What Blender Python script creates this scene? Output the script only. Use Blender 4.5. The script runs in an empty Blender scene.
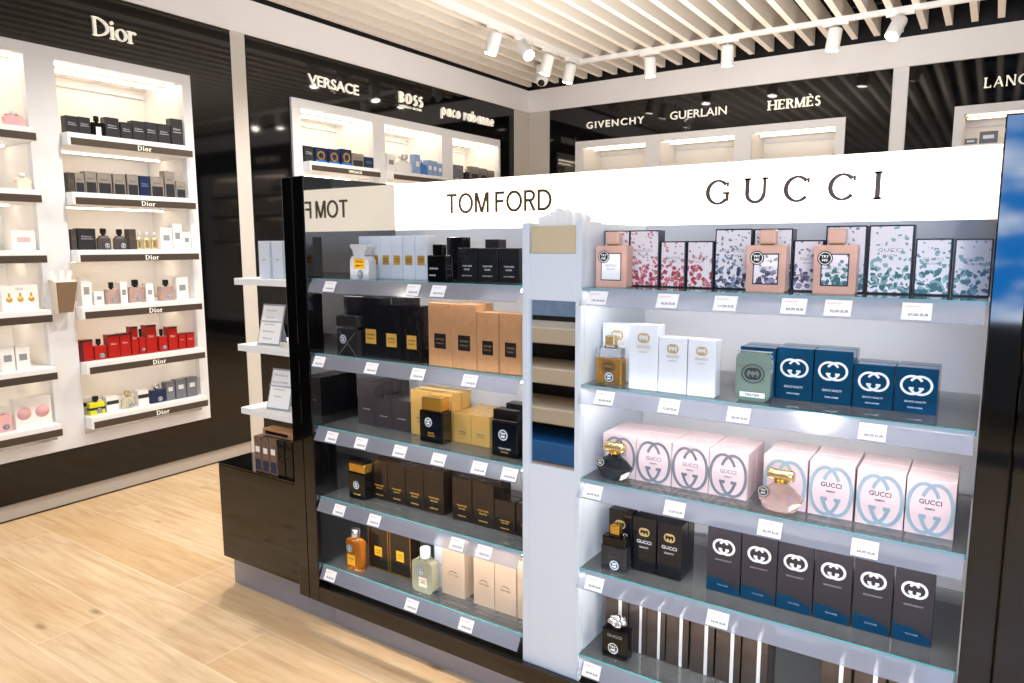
import bpy, bmesh, math, random
from mathutils import Vector, Matrix, Euler
random.seed(7)
SC = bpy.context.scene
COL = SC.collection
PI = math.pi

# ------------------------------------------------------------------ camera
F_PX, YAW, PITCH, ROLL = 716.55, -0.589412, 0.134312, -0.003378
cam_d = bpy.data.cameras.new('camera'); cam = bpy.data.objects.new('camera', cam_d); COL.objects.link(cam)
cam_d.sensor_width = 36.0; cam_d.lens = F_PX * 36.0 / 1024.0; cam_d.clip_start = 0.02; cam_d.clip_end = 100
_d = Vector((math.sin(YAW) * math.cos(PITCH), math.cos(YAW) * math.cos(PITCH), -math.sin(PITCH)))
_r = Vector((math.cos(YAW), -math.sin(YAW), 0)); _u = _r.cross(_d)
_cr, _sr = math.cos(ROLL), math.sin(ROLL)
R_ = _cr * _r + _sr * _u; U_ = -_sr * _r + _cr * _u
cam.matrix_world = Matrix(((R_.x, U_.x, -_d.x, 0), (R_.y, U_.y, -_d.y, 0), (R_.z, U_.z, -_d.z, 1.62), (0, 0, 0, 1)))
SC.camera = cam

# ------------------------------------------------------------------ world, exposure, room lights, added ceiling fills
SC.view_settings.view_transform = 'Standard'; SC.view_settings.look = 'None'
SC.view_settings.exposure = 0.0; SC.view_settings.gamma = 1.0; SC.view_settings.use_curve_mapping = False
W = bpy.data.worlds.new('world'); SC.world = W; W.use_nodes = True
W.node_tree.nodes['Background'].inputs[0].default_value = (0.90, 0.94, 1.0, 1)
W.node_tree.nodes['Background'].inputs[1].default_value = 0.16

def area(name, loc, target, sx, sy, power, color):
    l = bpy.data.lights.new(name, 'AREA'); l.shape = 'RECTANGLE'; l.size = sx; l.size_y = sy; l.energy = power; l.color = color
    o = bpy.data.objects.new(name, l); COL.objects.link(o); o.location = loc
    o.rotation_euler = (Vector(target) - Vector(loc)).to_track_quat('-Z', 'Y').to_euler()
    return o
area('shop_window_light', (1.7, -2.6, 2.0), (-0.9, 2.0, 0.9), 2.0, 2.2, 135, (0.80, 0.90, 1.0))
area('ceiling_fill_far', (-1.6, 4.6, 1.96), (-1.6, 4.6, 4), 2.4, 2.0, 95, (1.0, 0.97, 0.93))  # unseen upward lamp, added to brighten the far slats
area('ceiling_fill_near', (-1.9, -0.6, 2.1), (-1.9, -0.6, 4), 2.4, 1.2, 16, (1.0, 0.96, 0.90))  # second added lamp, lifting the near slats from below
def down(x, y, power, ang=2.3, color=(1.0, 0.94, 0.86)):
    l = bpy.data.lights.new('ceiling_downlight', 'SPOT'); l.energy = power; l.spot_size = ang; l.spot_blend = 0.7; l.shadow_soft_size = 0.06; l.color = color
    o = bpy.data.objects.new('ceiling_downlight', l); COL.objects.link(o); o.location = (x, y, 3.36)
for x, y, p in ((-3.6, 3.8, 150), (-3.5, 2.5, 150), (-3.4, 1.0, 75), (-4.0, 0.2, 50), (-0.9, -0.4, 110), (0.6, 0.2, 90), (-2.6, 4.9, 150), (-0.6, 5.2, 150), (-1.6, 3.2, 90)): down(x, y, p)

# ------------------------------------------------------------------ materials
def s2l(c): return c / 12.92 if c <= 0.04045 else ((c + 0.055) / 1.055) ** 2.4
def rgb(h):
    h = h.lstrip('#'); return tuple(s2l(int(h[i:i + 2], 16) / 255) for i in (0, 2, 4)) + (1,)
M = {}
def mat(name, color, rough=0.5, metal=0.0, ior=1.45, trans=0.0, coat=0.0, emit=None, es=0.0, bump=None, wear=None):
    m = bpy.data.materials.new(name); m.use_nodes = True; nt = m.node_tree; p = nt.nodes['Principled BSDF']
    c = rgb(color) if isinstance(color, str) else color
    p.inputs['Base Color'].default_value = c; p.inputs['Roughness'].default_value = rough
    p.inputs['Metallic'].default_value = metal; p.inputs['IOR'].default_value = ior
    p.inputs['Transmission Weight'].default_value = trans; p.inputs['Coat Weight'].default_value = coat
    p.inputs['Coat Roughness'].default_value = 0.05
    if emit: p.inputs['Emission Color'].default_value = rgb(emit); p.inputs['Emission Strength'].default_value = es
    if bump or wear:
        tc = nt.nodes.new('ShaderNodeTexCoord')
    if bump:                                    # (scale, strength): crinkled wrap or grain
        n = nt.nodes.new('ShaderNodeTexNoise'); n.inputs['Scale'].default_value = bump[0]; n.inputs['Detail'].default_value = 3
        b = nt.nodes.new('ShaderNodeBump'); b.inputs['Strength'].default_value = bump[1]; b.inputs['Distance'].default_value = 0.004
        nt.links.new(tc.outputs['Object'], n.inputs['Vector']); nt.links.new(n.outputs['Fac'], b.inputs['Height'])
        nt.links.new(b.outputs['Normal'], p.inputs['Normal'])
    if wear:                                    # (second colour, scale): mottled print
        n = nt.nodes.new('ShaderNodeTexNoise'); n.inputs['Scale'].default_value = wear[1]; n.inputs['Detail'].default_value = 4
        x = nt.nodes.new('ShaderNodeMix'); x.data_type = 'RGBA'
        x.inputs[6].default_value = c; x.inputs[7].default_value = rgb(wear[0])
        nt.links.new(tc.outputs['Object'], n.inputs['Vector']); nt.links.new(n.outputs['Fac'], x.inputs[0])
        nt.links.new(x.outputs[2], p.inputs['Base Color'])
    M[name] = m; return m

mat('black_gloss', '#070708', 0.05, ior=1.5)
mat('black_panel', '#070708', 0.05, ior=1.58)
mat('black_mirror', '#0a0a0c', 0.03, ior=2.6)
mat('black_matte', '#0b0b0c', 0.5)
mat('white_paint', '#e2e3e6', 0.45)
mat('soffit_white', '#f3f2f3', 0.6)
mat('pillar_grey', '#cfcac3', 0.5)
mat('niche_white', '#f3efe9', 0.5)
mat('gondola_white', '#e9e9ec', 0.35)
mat('column_white', '#d3dbe6', 0.4)
mat('plinth_beige', '#b2aaa1', 0.4)
mat('plinth_grey', '#9a9ba6', 0.38, metal=0.35)
mat('slat_beige', '#efe6da', 0.6)
mat('shelf_white', '#f0f0f0', 0.35)
mat('strip_brown', '#4a4038', 0.4)
mat('lamp_white', '#f1f1ef', 0.4)
mat('letter_white', '#fffdf4', 0.5, emit='#fff6e0', es=0.25)
mat('letter_bronze', '#6a5740', 0.35, metal=0.3)
mat('letter_taupe', '#6f625c', 0.4, metal=0.2)
mat('led', '#ffffff', 0.5, emit='#ffe9cf', es=14.0)
mat('led_soft', '#ffffff', 0.5, emit='#ffe6c8', es=4.0)
mat('lightbox', '#ffffff', 0.4, emit='#ffecd0', es=3.3)
mat('fill_shield', '#d5d7e0', 0.4)  # backing that hides the added shelf strips from the front
mat('shelf_fill', '#ffffff', 0.5, emit='#fff6ee', es=42.0)  # glow of the strips added under the glass shelves
mat('lamp_disc', '#ffffff', 0.4, emit='#fff4e6', es=40.0)
mat('lens_black', '#050505', 0.1)
mat('mirror', '#c9d2dc', 0.015, metal=1.0)
mat('steel', '#b9bec8', 0.25, metal=0.9)
mat('holder_brown', '#8a7460', 0.4, metal=0.2)
mat('holder_cream', '#e4d6c2', 0.5)
mat('blotter_cream', '#cbbb9b', 0.3)
mat('paper', '#f3f1ee', 0.7)
mat('tag_white', '#f4f4f6', 0.5)
mat('ink', '#262a33', 0.6)
mat('ink_grey', '#8d8f96', 0.6)
mat('ink_orange', '#d39a80', 0.6)
mat('gold', '#d8a94a', 0.22, metal=0.85)
mat('pale_gold', '#dcc38f', 0.25, metal=0.8)
mat('gold_print', '#d7a94c', 0.35, metal=0.4)
mat('yellow_label', '#f0b020', 0.4)
mat('silver', '#d4d6d8', 0.2, metal=0.9)
mat('silver_print', '#dfe3e6', 0.35, metal=0.3)
mat('sticker_navy', '#1c3a55', 0.4)
mat('sticker_black', '#0c0d10', 0.4)
mat('ring_white', '#f2f2f2', 0.5)
# cartons
mat('carton_white', '#d2d8e2', 0.28, bump=(14, 0.08))
mat('carton_black', '#121114', 0.12, bump=(26, 0.55))
mat('carton_smoke', '#332e31', 0.16, bump=(26, 0.5))
mat('carton_foil', '#2b2a2b', 0.15, metal=0.4, bump=(55, 0.7))
mat('carton_bronze', '#a87c56', 0.3, metal=0.3, bump=(45, 0.4), wear=('#c99a70', 30))
mat('carton_brown', '#261d17', 0.12, bump=(24, 0.45))
mat('carton_gold', '#e3b96c', 0.24, metal=0.55, bump=(20, 0.15))
mat('carton_tan', '#c8b097', 0.4)
mat('carton_navy_edge', '#1b2130', 0.3)
mat('carton_blue', '#124a70', 0.14, metal=0.55, bump=(16, 0.25))
mat('carton_pink', '#d8c2cb', 0.26, bump=(14, 0.12), wear=('#e8d3d4', 12))
mat('carton_pink_edge', '#e8cfc6', 0.3)
mat('carton_slate', '#33323a', 0.18, metal=0.15, bump=(14, 0.22))
mat('carton_ink', '#15161b', 0.14, bump=(20, 0.3))
mat('carton_taupe', '#5e544f', 0.2, metal=0.35, bump=(18, 0.25), wear=('#3a3331', 20))
mat('carton_mottled', '#241d1c', 0.3, wear=('#9a7c68', 70))
mat('gg_grey', '#8c919e', 0.3, metal=0.4)
mat('gg_bluegrey', '#9fb6c6', 0.3, metal=0.3)
mat('gg_gold', '#c3ae78', 0.35, metal=0.4)
# wall merchandise
mat('wall_dark', '#2c2c30', 0.35)
mat('wall_dark_soft', '#46403c', 0.4)
mat('wall_silver', '#a29a90', 0.35, wear=('#6c655e', 25))
mat('wall_navy', '#17284a', 0.3)
mat('wall_white', '#f1eeea', 0.4)
mat('wall_grey_print', '#8f9298', 0.5)
mat('wall_red', '#c02018', 0.3, wear=('#8d120f', 18))
mat('wall_red_bright', '#d8301f', 0.3)
mat('wall_slate', '#6f727a', 0.35)
mat('wall_blue', '#6d93c8', 0.3, wear=('#a9c0e0', 14))
mat('wall_blue_deep', '#2f74c0', 0.2)
mat('wall_pink', '#e9b3b4', 0.4)
mat('wall_yellow', '#d9d52a', 0.2)
# bottles
mat('glass_clear', '#f4f7fa', 0.03, ior=1.45, trans=0.9)
mat('glass_amber', '#e08c20', 0.05, ior=1.35, trans=0.75)
mat('glass_pale', '#ecebd0', 0.06, ior=1.35, trans=0.7)
mat('glass_smoke', '#2c3038', 0.05, ior=1.5, trans=0.35)
mat('glass_rose', '#e6c9c2', 0.04, ior=1.4, trans=0.7)
mat('bottle_pink', '#d2a798', 0.22)
mat('bottle_pink_cap', '#d6ab9c', 0.2)
mat('bottle_gold', '#c99a52', 0.18, metal=0.75)
mat('bottle_teal', '#8fa79f', 0.22, metal=0.55)
mat('bottle_black', '#09090a', 0.08)
mat('bottle_char', '#2f2e30', 0.12, metal=0.3)
mat('bottle_grey', '#c3c5c9', 0.15)
mat('teal_edge', '#58bcc0', 0.12, ior=1.5)

def nodemat(name):
    m = bpy.data.materials.new(name); m.use_nodes = True; M[name] = m
    nt = m.node_tree; nt.nodes.clear(); out = nt.nodes.new('ShaderNodeOutputMaterial')
    return m, nt, out
def math_n(nt, op, a, b=None, c=None):
    n = nt.nodes.new('ShaderNodeMath'); n.operation = op
    for i, v in enumerate((a, b, c)):
        if v is None: continue
        if isinstance(v, (int, float)): n.inputs[i].default_value = v
        else: nt.links.new(v, n.inputs[i])
    return n.outputs[0]
def mix_n(nt, fac, a, b):
    n = nt.nodes.new('ShaderNodeMix'); n.data_type = 'RGBA'
    for i, v in ((0, fac), (6, a), (7, b)):
        if isinstance(v, (int, float)): n.inputs[i].default_value = v
        elif isinstance(v, tuple): n.inputs[i].default_value = v
        else: nt.links.new(v, n.inputs[i])
    return n.outputs[2]

def glass_sheet(name, tint, gloss_rough, body=None, body_fac=0.0, ior=1.5):
    m, nt, out = nodemat(name)
    t = nt.nodes.new('ShaderNodeBsdfTransparent'); t.inputs[0].default_value = tint
    g = nt.nodes.new('ShaderNodeBsdfGlossy'); g.inputs['Roughness'].default_value = gloss_rough
    fr = nt.nodes.new('ShaderNodeFresnel'); fr.inputs[0].default_value = ior
    x = nt.nodes.new('ShaderNodeMixShader'); src = t
    if body:
        d = nt.nodes.new('ShaderNodeBsdfDiffuse'); d.inputs[0].default_value = body
        y = nt.nodes.new('ShaderNodeMixShader'); y.inputs[0].default_value = body_fac
        nt.links.new(t.outputs[0], y.inputs[1]); nt.links.new(d.outputs[0], y.inputs[2]); src = y
    nt.links.new(fr.outputs[0], x.inputs[0]); nt.links.new(src.outputs[0], x.inputs[1]); nt.links.new(g.outputs[0], x.inputs[2])
    nt.links.new(x.outputs[0], out.inputs[0])
glass_sheet('shelf_glass', (0.955, 0.98, 0.985, 1), 0.02, rgb('#e6edf3'), 0.13, 1.7)
glass_sheet('rail_plastic', (0.94, 0.955, 0.98, 1), 0.10, rgb('#c6c9d8'), 0.36)
glass_sheet('acrylic', (0.93, 0.95, 0.97, 1), 0.03, rgb('#dfe3ea'), 0.45)

def floor_material():
    m, nt, out = nodemat('oak_floor')
    p = nt.nodes.new('ShaderNodeBsdfPrincipled'); nt.links.new(p.outputs[0], out.inputs[0])
    tc = nt.nodes.new('ShaderNodeTexCoord'); sx = nt.nodes.new('ShaderNodeSeparateXYZ'); nt.links.new(tc.outputs['Object'], sx.inputs[0])
    X, Y = sx.outputs[0], sx.outputs[1]
    PW, PL = 0.3, 1.92
    v = math_n(nt, 'DIVIDE', math_n(nt, 'ADD', Y, 30 * PW - 1.49), PW)
    row = math_n(nt, 'FLOOR', v); fv = math_n(nt, 'SUBTRACT', v, row)
    par = math_n(nt, 'MODULO', row, 2.0)
    u = math_n(nt, 'ADD', math_n(nt, 'DIVIDE', math_n(nt, 'ADD', X, 20 * PL + 4.365), PL), math_n(nt, 'MULTIPLY', par, 0.37))
    col = math_n(nt, 'FLOOR', u); fu = math_n(nt, 'SUBTRACT', u, col)
    cv = nt.nodes.new('ShaderNodeCombineXYZ'); nt.links.new(row, cv.inputs[0]); nt.links.new(col, cv.inputs[1])
    wn = nt.nodes.new('ShaderNodeTexWhiteNoise'); nt.links.new(cv.outputs[0], wn.inputs['Vector'])
    off = nt.nodes.new('ShaderNodeVectorMath'); off.operation = 'MULTIPLY_ADD'
    nt.links.new(wn.outputs['Color'], off.inputs[0]); off.inputs[1].default_value = (37, 23, 0); nt.links.new(tc.outputs['Object'], off.inputs[2])
    mp = nt.nodes.new('ShaderNodeMapping'); mp.inputs['Scale'].default_value = (1.3, 14, 1); nt.links.new(off.outputs[0], mp.inputs[0])
    g = nt.nodes.new('ShaderNodeTexNoise'); g.inputs['Scale'].default_value = 1.6; g.inputs['Detail'].default_value = 7; g.inputs['Roughness'].default_value = 0.62
    g.inputs['Distortion'].default_value = 0.5; nt.links.new(mp.outputs[0], g.inputs['Vector'])
    mp2 = nt.nodes.new('ShaderNodeMapping'); mp2.inputs['Scale'].default_value = (1.2, 3.2, 1); nt.links.new(off.outputs[0], mp2.inputs[0])
    g2 = nt.nodes.new('ShaderNodeTexNoise'); g2.inputs['Scale'].default_value = 1.5; g2.inputs['Detail'].default_value = 3; nt.links.new(mp2.outputs[0], g2.inputs['Vector'])
    base = mix_n(nt, wn.outputs['Value'], rgb('#d8b98f'), rgb('#e2c9a6'))
    r1 = nt.nodes.new('ShaderNodeMapRange'); r1.inputs[1].default_value = 0.42; r1.inputs[2].default_value = 0.75; nt.links.new(g.outputs['Fac'], r1.inputs[0])
    c1 = mix_n(nt, math_n(nt, 'MULTIPLY', r1.outputs[0], 0.72), base, rgb('#b98d5a'))
    r2 = nt.nodes.new('ShaderNodeMapRange'); r2.inputs[1].default_value = 0.45; r2.inputs[2].default_value = 0.8; nt.links.new(g2.outputs['Fac'], r2.inputs[0])
    c2 = mix_n(nt, math_n(nt, 'MULTIPLY', r2.outputs[0], 0.45), c1, rgb('#c99d68'))
    # knots
    mp3 = nt.nodes.new('ShaderNodeMapping'); mp3.inputs['Scale'].default_value = (1.6, 4.0, 1); nt.links.new(off.outputs[0], mp3.inputs[0])
    vo = nt.nodes.new('ShaderNodeTexVoronoi'); vo.inputs['Scale'].default_value = 1.1; nt.links.new(mp3.outputs[0], vo.inputs['Vector'])
    r3 = nt.nodes.new('ShaderNodeMapRange'); r3.inputs[1].default_value = 0.10; r3.inputs[2].default_value = 0.0; nt.links.new(vo.outputs['Distance'], r3.inputs[0])
    c3 = mix_n(nt, math_n(nt, 'MULTIPLY', r3.outputs[0], 0.8), c2, rgb('#6f4f30'))
    # pale joints
    jy = math_n(nt, 'GREATER_THAN', math_n(nt, 'ABSOLUTE', math_n(nt, 'SUBTRACT', fv, 0.5)), 0.5 - 0.006)
    jx = math_n(nt, 'GREATER_THAN', math_n(nt, 'ABSOLUTE', math_n(nt, 'SUBTRACT', fu, 0.5)), 0.5 - 0.0009)
    j = math_n(nt, 'MAXIMUM', jy, jx)
    c4 = mix_n(nt, math_n(nt, 'MULTIPLY', j, 0.75), c3, rgb('#efe0c8'))
    nt.links.new(c4, p.inputs['Base Color']); p.inputs['Roughness'].default_value = 0.34; p.inputs['IOR'].default_value = 1.4
floor_material()

def flora_material(name, c1, c2):
    """printed flowers and leaves on a pale paper front, denser towards the foot of the print"""
    m, nt, out = nodemat(name)
    p = nt.nodes.new('ShaderNodeBsdfPrincipled'); nt.links.new(p.outputs[0], out.inputs[0])
    tc = nt.nodes.new('ShaderNodeTexCoord'); oi = nt.nodes.new('ShaderNodeObjectInfo')
    ad = nt.nodes.new('ShaderNodeVectorMath'); ad.operation = 'ADD'
    nt.links.new(tc.outputs['Object'], ad.inputs[0])
    sc = nt.nodes.new('ShaderNodeVectorMath'); sc.operation = 'SCALE'; sc.inputs[0].default_value = (3.1, 2.3, 1.7); nt.links.new(oi.outputs['Random'], sc.inputs[3])
    nt.links.new(sc.outputs[0], ad.inputs[1])
    nz = nt.nodes.new('ShaderNodeTexNoise'); nz.inputs['Scale'].default_value = 60; nz.inputs['Detail'].default_value = 2
    nt.links.new(ad.outputs[0], nz.inputs['Vector'])
    ds = nt.nodes.new('ShaderNodeVectorMath'); ds.operation = 'MULTIPLY_ADD'
    nt.links.new(nz.outputs['Color'], ds.inputs[0]); ds.inputs[1].default_value = (0.018, 0.0, 0.018); nt.links.new(ad.outputs[0], ds.inputs[2])
    v1 = nt.nodes.new('ShaderNodeTexVoronoi'); v1.inputs['Scale'].default_value = 75; nt.links.new(ds.outputs[0], v1.inputs['Vector'])
    v2 = nt.nodes.new('ShaderNodeTexVoronoi'); v2.inputs['Scale'].default_value = 42; v2.feature = 'DISTANCE_TO_EDGE'; nt.links.new(ds.outputs[0], v2.inputs['Vector'])
    gz = nt.nodes.new('ShaderNodeSeparateXYZ'); nt.links.new(tc.outputs['Object'], gz.inputs[0])
    low = nt.nodes.new('ShaderNodeMapRange'); low.inputs[1].default_value = 0.11; low.inputs[2].default_value = 0.03; low.inputs[3].default_value = 0.30; low.inputs[4].default_value = 0.60
    nt.links.new(gz.outputs[2], low.inputs[0])
    petal = math_n(nt, 'LESS_THAN', v1.outputs['Distance'], low.outputs[0])
    big = math_n(nt, 'MULTIPLY', math_n(nt, 'GREATER_THAN', v2.outputs['Distance'], 0.10), math_n(nt, 'GREATER_THAN', low.outputs[0], 0.46))
    k = math_n(nt, 'MULTIPLY', petal, math_n(nt, 'GREATER_THAN', v1.outputs['Color'], 0.25))
    ca = mix_n(nt, v1.outputs['Color'], rgb(c1), rgb(c2))
    paper = rgb('#e9e2e6')
    x1 = mix_n(nt, math_n(nt, 'MULTIPLY', k, 0.9), paper, ca)
    x2 = mix_n(nt, math_n(nt, 'MULTIPLY', math_n(nt, 'MULTIPLY', big, petal), 0.85), x1, rgb(c1))
    nt.links.new(x2, p.inputs['Base Color']); p.inputs['Roughness'].default_value = 0.3
flora_material('flora_red', '#a52b3c', '#d98a90')
flora_material('flora_navy', '#27304f', '#8da0bd')
flora_material('flora_green', '#1d5a5c', '#86b5bb')
flora_material('flora_violet', '#3a3350', '#9a95b4')

def sky_poster_material():
    m, nt, out = nodemat('sky_picture')
    e = nt.nodes.new('ShaderNodeEmission'); nt.links.new(e.outputs[0], out.inputs[0]); e.inputs[1].default_value = 15.0
    tc = nt.nodes.new('ShaderNodeTexCoord')
    mp = nt.nodes.new('ShaderNodeMapping'); mp.inputs['Scale'].default_value = (0.8, 1, 2.0); nt.links.new(tc.outputs['Object'], mp.inputs[0])
    n = nt.nodes.new('ShaderNodeTexNoise'); n.inputs['Scale'].default_value = 1.6; n.inputs['Detail'].default_value = 5; nt.links.new(mp.outputs[0], n.inputs['Vector'])
    r = nt.nodes.new('ShaderNodeMapRange'); r.inputs[1].default_value = 0.47; r.inputs[2].default_value = 0.68; nt.links.new(n.outputs['Fac'], r.inputs[0])
    nt.links.new(mix_n(nt, r.outputs[0], rgb('#1173c4'), rgb('#eaf5ff')), e.inputs[0])
sky_poster_material()

# ------------------------------------------------------------------ mesh helpers
class MB:
    """collects boxes, prisms, lathes, tubes and lettering; build() links them as ONE mesh object"""
    def __init__(s): s.v = []; s.f = []; s.m = []; s.sm = []
    def add(s, vs, fs, mt, smooth=False, xf=None):
        o = len(s.v)
        for p in vs:
            s.v.append(tuple(xf @ Vector(p)) if xf is not None else tuple(p))
        for f in fs: s.f.append(tuple(i + o for i in f)); s.m.append(mt); s.sm.append(smooth)
        return s
    def box(s, x0, x1, y0, y1, z0, z1, mt, bev=0.0, xf=None):
        if bev <= 0:
            vs = [(x0, y0, z0), (x1, y0, z0), (x1, y1, z0), (x0, y1, z0), (x0, y0, z1), (x1, y0, z1), (x1, y1, z1), (x0, y1, z1)]
            return s.add(vs, [(0, 3, 2, 1), (4, 5, 6, 7), (0, 1, 5, 4), (1, 2, 6, 5), (2, 3, 7, 6), (3, 0, 4, 7)], mt, False, xf)
        bm = bmesh.new(); bmesh.ops.create_cube(bm, size=1)
        for v in bm.verts: v.co = Vector(((x0 + x1) / 2 + v.co.x * (x1 - x0), (y0 + y1) / 2 + v.co.y * (y1 - y0), (z0 + z1) / 2 + v.co.z * (z1 - z0)))
        bmesh.ops.bevel(bm, geom=list(bm.edges), offset=bev, segments=2, profile=0.5, affect='EDGES')
        s.bm(bm, mt, False, xf); return s
    def bm(s, bm, mt, smooth=False, xf=None):
        bm.verts.ensure_lookup_table(); bm.verts.index_update()
        s.add([v.co[:] for v in bm.verts], [[v.index for v in f.verts] for f in bm.faces], mt, smooth, xf); bm.free()
    def lathe(s, prof, mt, n=24, cx=0, cy=0, sx=1, sy=1, smooth=True, xf=None, rot=0.0):
        vs = []; fs = []
        for r, z in prof:
            for i in range(n):
                a = 2 * PI * i / n + rot; vs.append((cx + r * sx * math.cos(a), cy + r * sy * math.sin(a), z))
        for k in range(len(prof) - 1):
            for i in range(n):
                j = (i + 1) % n; fs.append((k * n + i, k * n + j, (k + 1) * n + j, (k + 1) * n + i))
        fs.append(tuple(range(n - 1, -1, -1))); fs.append(tuple((len(prof) - 1) * n + i for i in range(n)))
        return s.add(vs, fs, mt, smooth, xf)
    def prism(s, pts, y0, y1, mt, xf=None, smooth=False):
        """outline in x,z (counter-clockwise seen from -Y), given thickness along y"""
        n = len(pts)
        vs = [(x, y0, z) for x, z in pts] + [(x, y1, z) for x, z in pts]
        fs = [tuple(range(n)), tuple(range(2 * n - 1, n - 1, -1))] + [(i, i + n, (i + 1) % n + n, (i + 1) % n) for i in range(n)]
        return s.add(vs, fs, mt, smooth, xf)
    def tube(s, pts, r, mt, n=10, xf=None):
        vs = []; fs = []; P = [Vector(p) for p in pts]
        for i, p in enumerate(P):
            t = (P[min(i + 1, len(P) - 1)] - P[max(i - 1, 0)]).normalized()
            a = t.orthogonal().normalized() if i == 0 else (a0 - t * a0.dot(t)).normalized()
            a0 = a; b = t.cross(a); rr = r[i] if isinstance(r, (list, tuple)) else r
            for k in range(n):
                g = 2 * PI * k / n; vs.append(tuple(p + (a * math.cos(g) + b * math.sin(g)) * rr))
        for i in range(len(P) - 1):
            for k in range(n):
                j = (k + 1) % n; fs.append((i * n + k, i * n + j, (i + 1) * n + j, (i + 1) * n + k))
        fs.append(tuple(range(n - 1, -1, -1))); fs.append(tuple((len(P) - 1) * n + k for k in range(n)))
        return s.add(vs, fs, mt, True, xf)
    def band(s, cx, cz, rx, ry, a0, a1, w, y0, y1, mt, n=24, w2=None):
        """flat curved stroke in the x,z plane between angles (degrees); w thickness where it runs upright, w2 where it runs level"""
        w2 = w if w2 is None else w2
        a0, a1 = math.radians(a0), math.radians(a1)
        inn = []; ou = []
        for i in range(n + 1):
            a = a0 + (a1 - a0) * i / n; c, q = math.cos(a), math.sin(a)
            t = w2 + (w - w2) * abs(c)
            ou.append((cx + rx * c, cz + ry * q)); inn.append((cx + (rx - t) * c, cz + (ry - t) * q))
        for i in range(n):
            s.prism([inn[i], ou[i], ou[i + 1], inn[i + 1]], y0, y1, mt)
        return s
    def rect(s, x0, x1, z0, z1, y0, y1, mt): return s.box(x0, x1, y0, y1, z0, z1, mt)
    def text(s, t, xc, zc, width, height, y, mt, bold=0.0, depth=0.0006, xf=None, space=1.0):
        vs, fs = text_geo(t, bold, space)
        o = [(xc + x * width, y - (depth if k else 0.0), zc + z * height) for x, z, k in vs]
        return s.add(o, fs, mt, False, xf)
    def build(s, name, parent=None, loc=None):
        return link_mesh(name, s.mesh(name), parent, loc)
    def mesh(s, name):
        me = bpy.data.meshes.new(name)
        me.from_pydata(s.v, [], s.f); names = []
        for n in s.m:
            if n not in names: names.append(n)
        for n in names: me.materials.append(M[n])
        me.polygons.foreach_set('material_index', [names.index(n) for n in s.m])
        me.polygons.foreach_set('use_smooth', s.sm)
        bm = bmesh.new(); bm.from_mesh(me); bmesh.ops.recalc_face_normals(bm, faces=bm.faces); bm.to_mesh(me); bm.free()
        me.update(); return me

_tg = {}
def text_geo(t, bold=0.0, space=1.0):
    """lettering from the built-in font, normalised to -0.5..0.5 both ways; k=1 marks the front"""
    if (t, bold, space) in _tg: return _tg[(t, bold, space)]
    cu = bpy.data.curves.new('t', 'FONT'); cu.body = t; cu.extrude = 0.05; cu.offset = bold; cu.resolution_u = 3; cu.space_character = space
    o = bpy.data.objects.new('t', cu); me = bpy.data.meshes.new_from_object(o)
    xs = [v.co.x for v in me.vertices]; ys = [v.co.y for v in me.vertices]
    x0, x1, y0, y1 = min(xs), max(xs), min(ys), max(ys)
    vs = [((v.co.x - x0) / (x1 - x0) - 0.5, (v.co.y - y0) / (y1 - y0) - 0.5, 1 if v.co.z > 0 else 0) for v in me.vertices]
    fs = [tuple(p.vertices) for p in me.polygons]
    bpy.data.meshes.remove(me); bpy.data.objects.remove(o); bpy.data.curves.remove(cu)
    _tg[(t, bold, space)] = (vs, fs); return vs, fs

def link_mesh(name, me, parent=None, loc=None):
    o = bpy.data.objects.new(name, me); COL.objects.link(o)
    if parent is not None: o.parent = parent
    if loc is not None: o.location = loc
    return o
def tag(o, label=None, cat=None, group=None, kind=None):
    if label: o['label'] = label
    if cat: o['category'] = cat
    if group: o['group'] = group
    if kind: o['kind'] = kind
    return o
def thing(name, label, cat, loc=(0, 0, 0), rz=0.0, group=None):
    o = bpy.data.objects.new(name, None); COL.objects.link(o); o.location = loc; o.rotation_euler = (0, 0, rz)
    o.empty_display_size = 0.05
    return tag(o, label, cat, group)
def struct(name, mb): return tag(mb.build(name), kind='structure')

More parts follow.
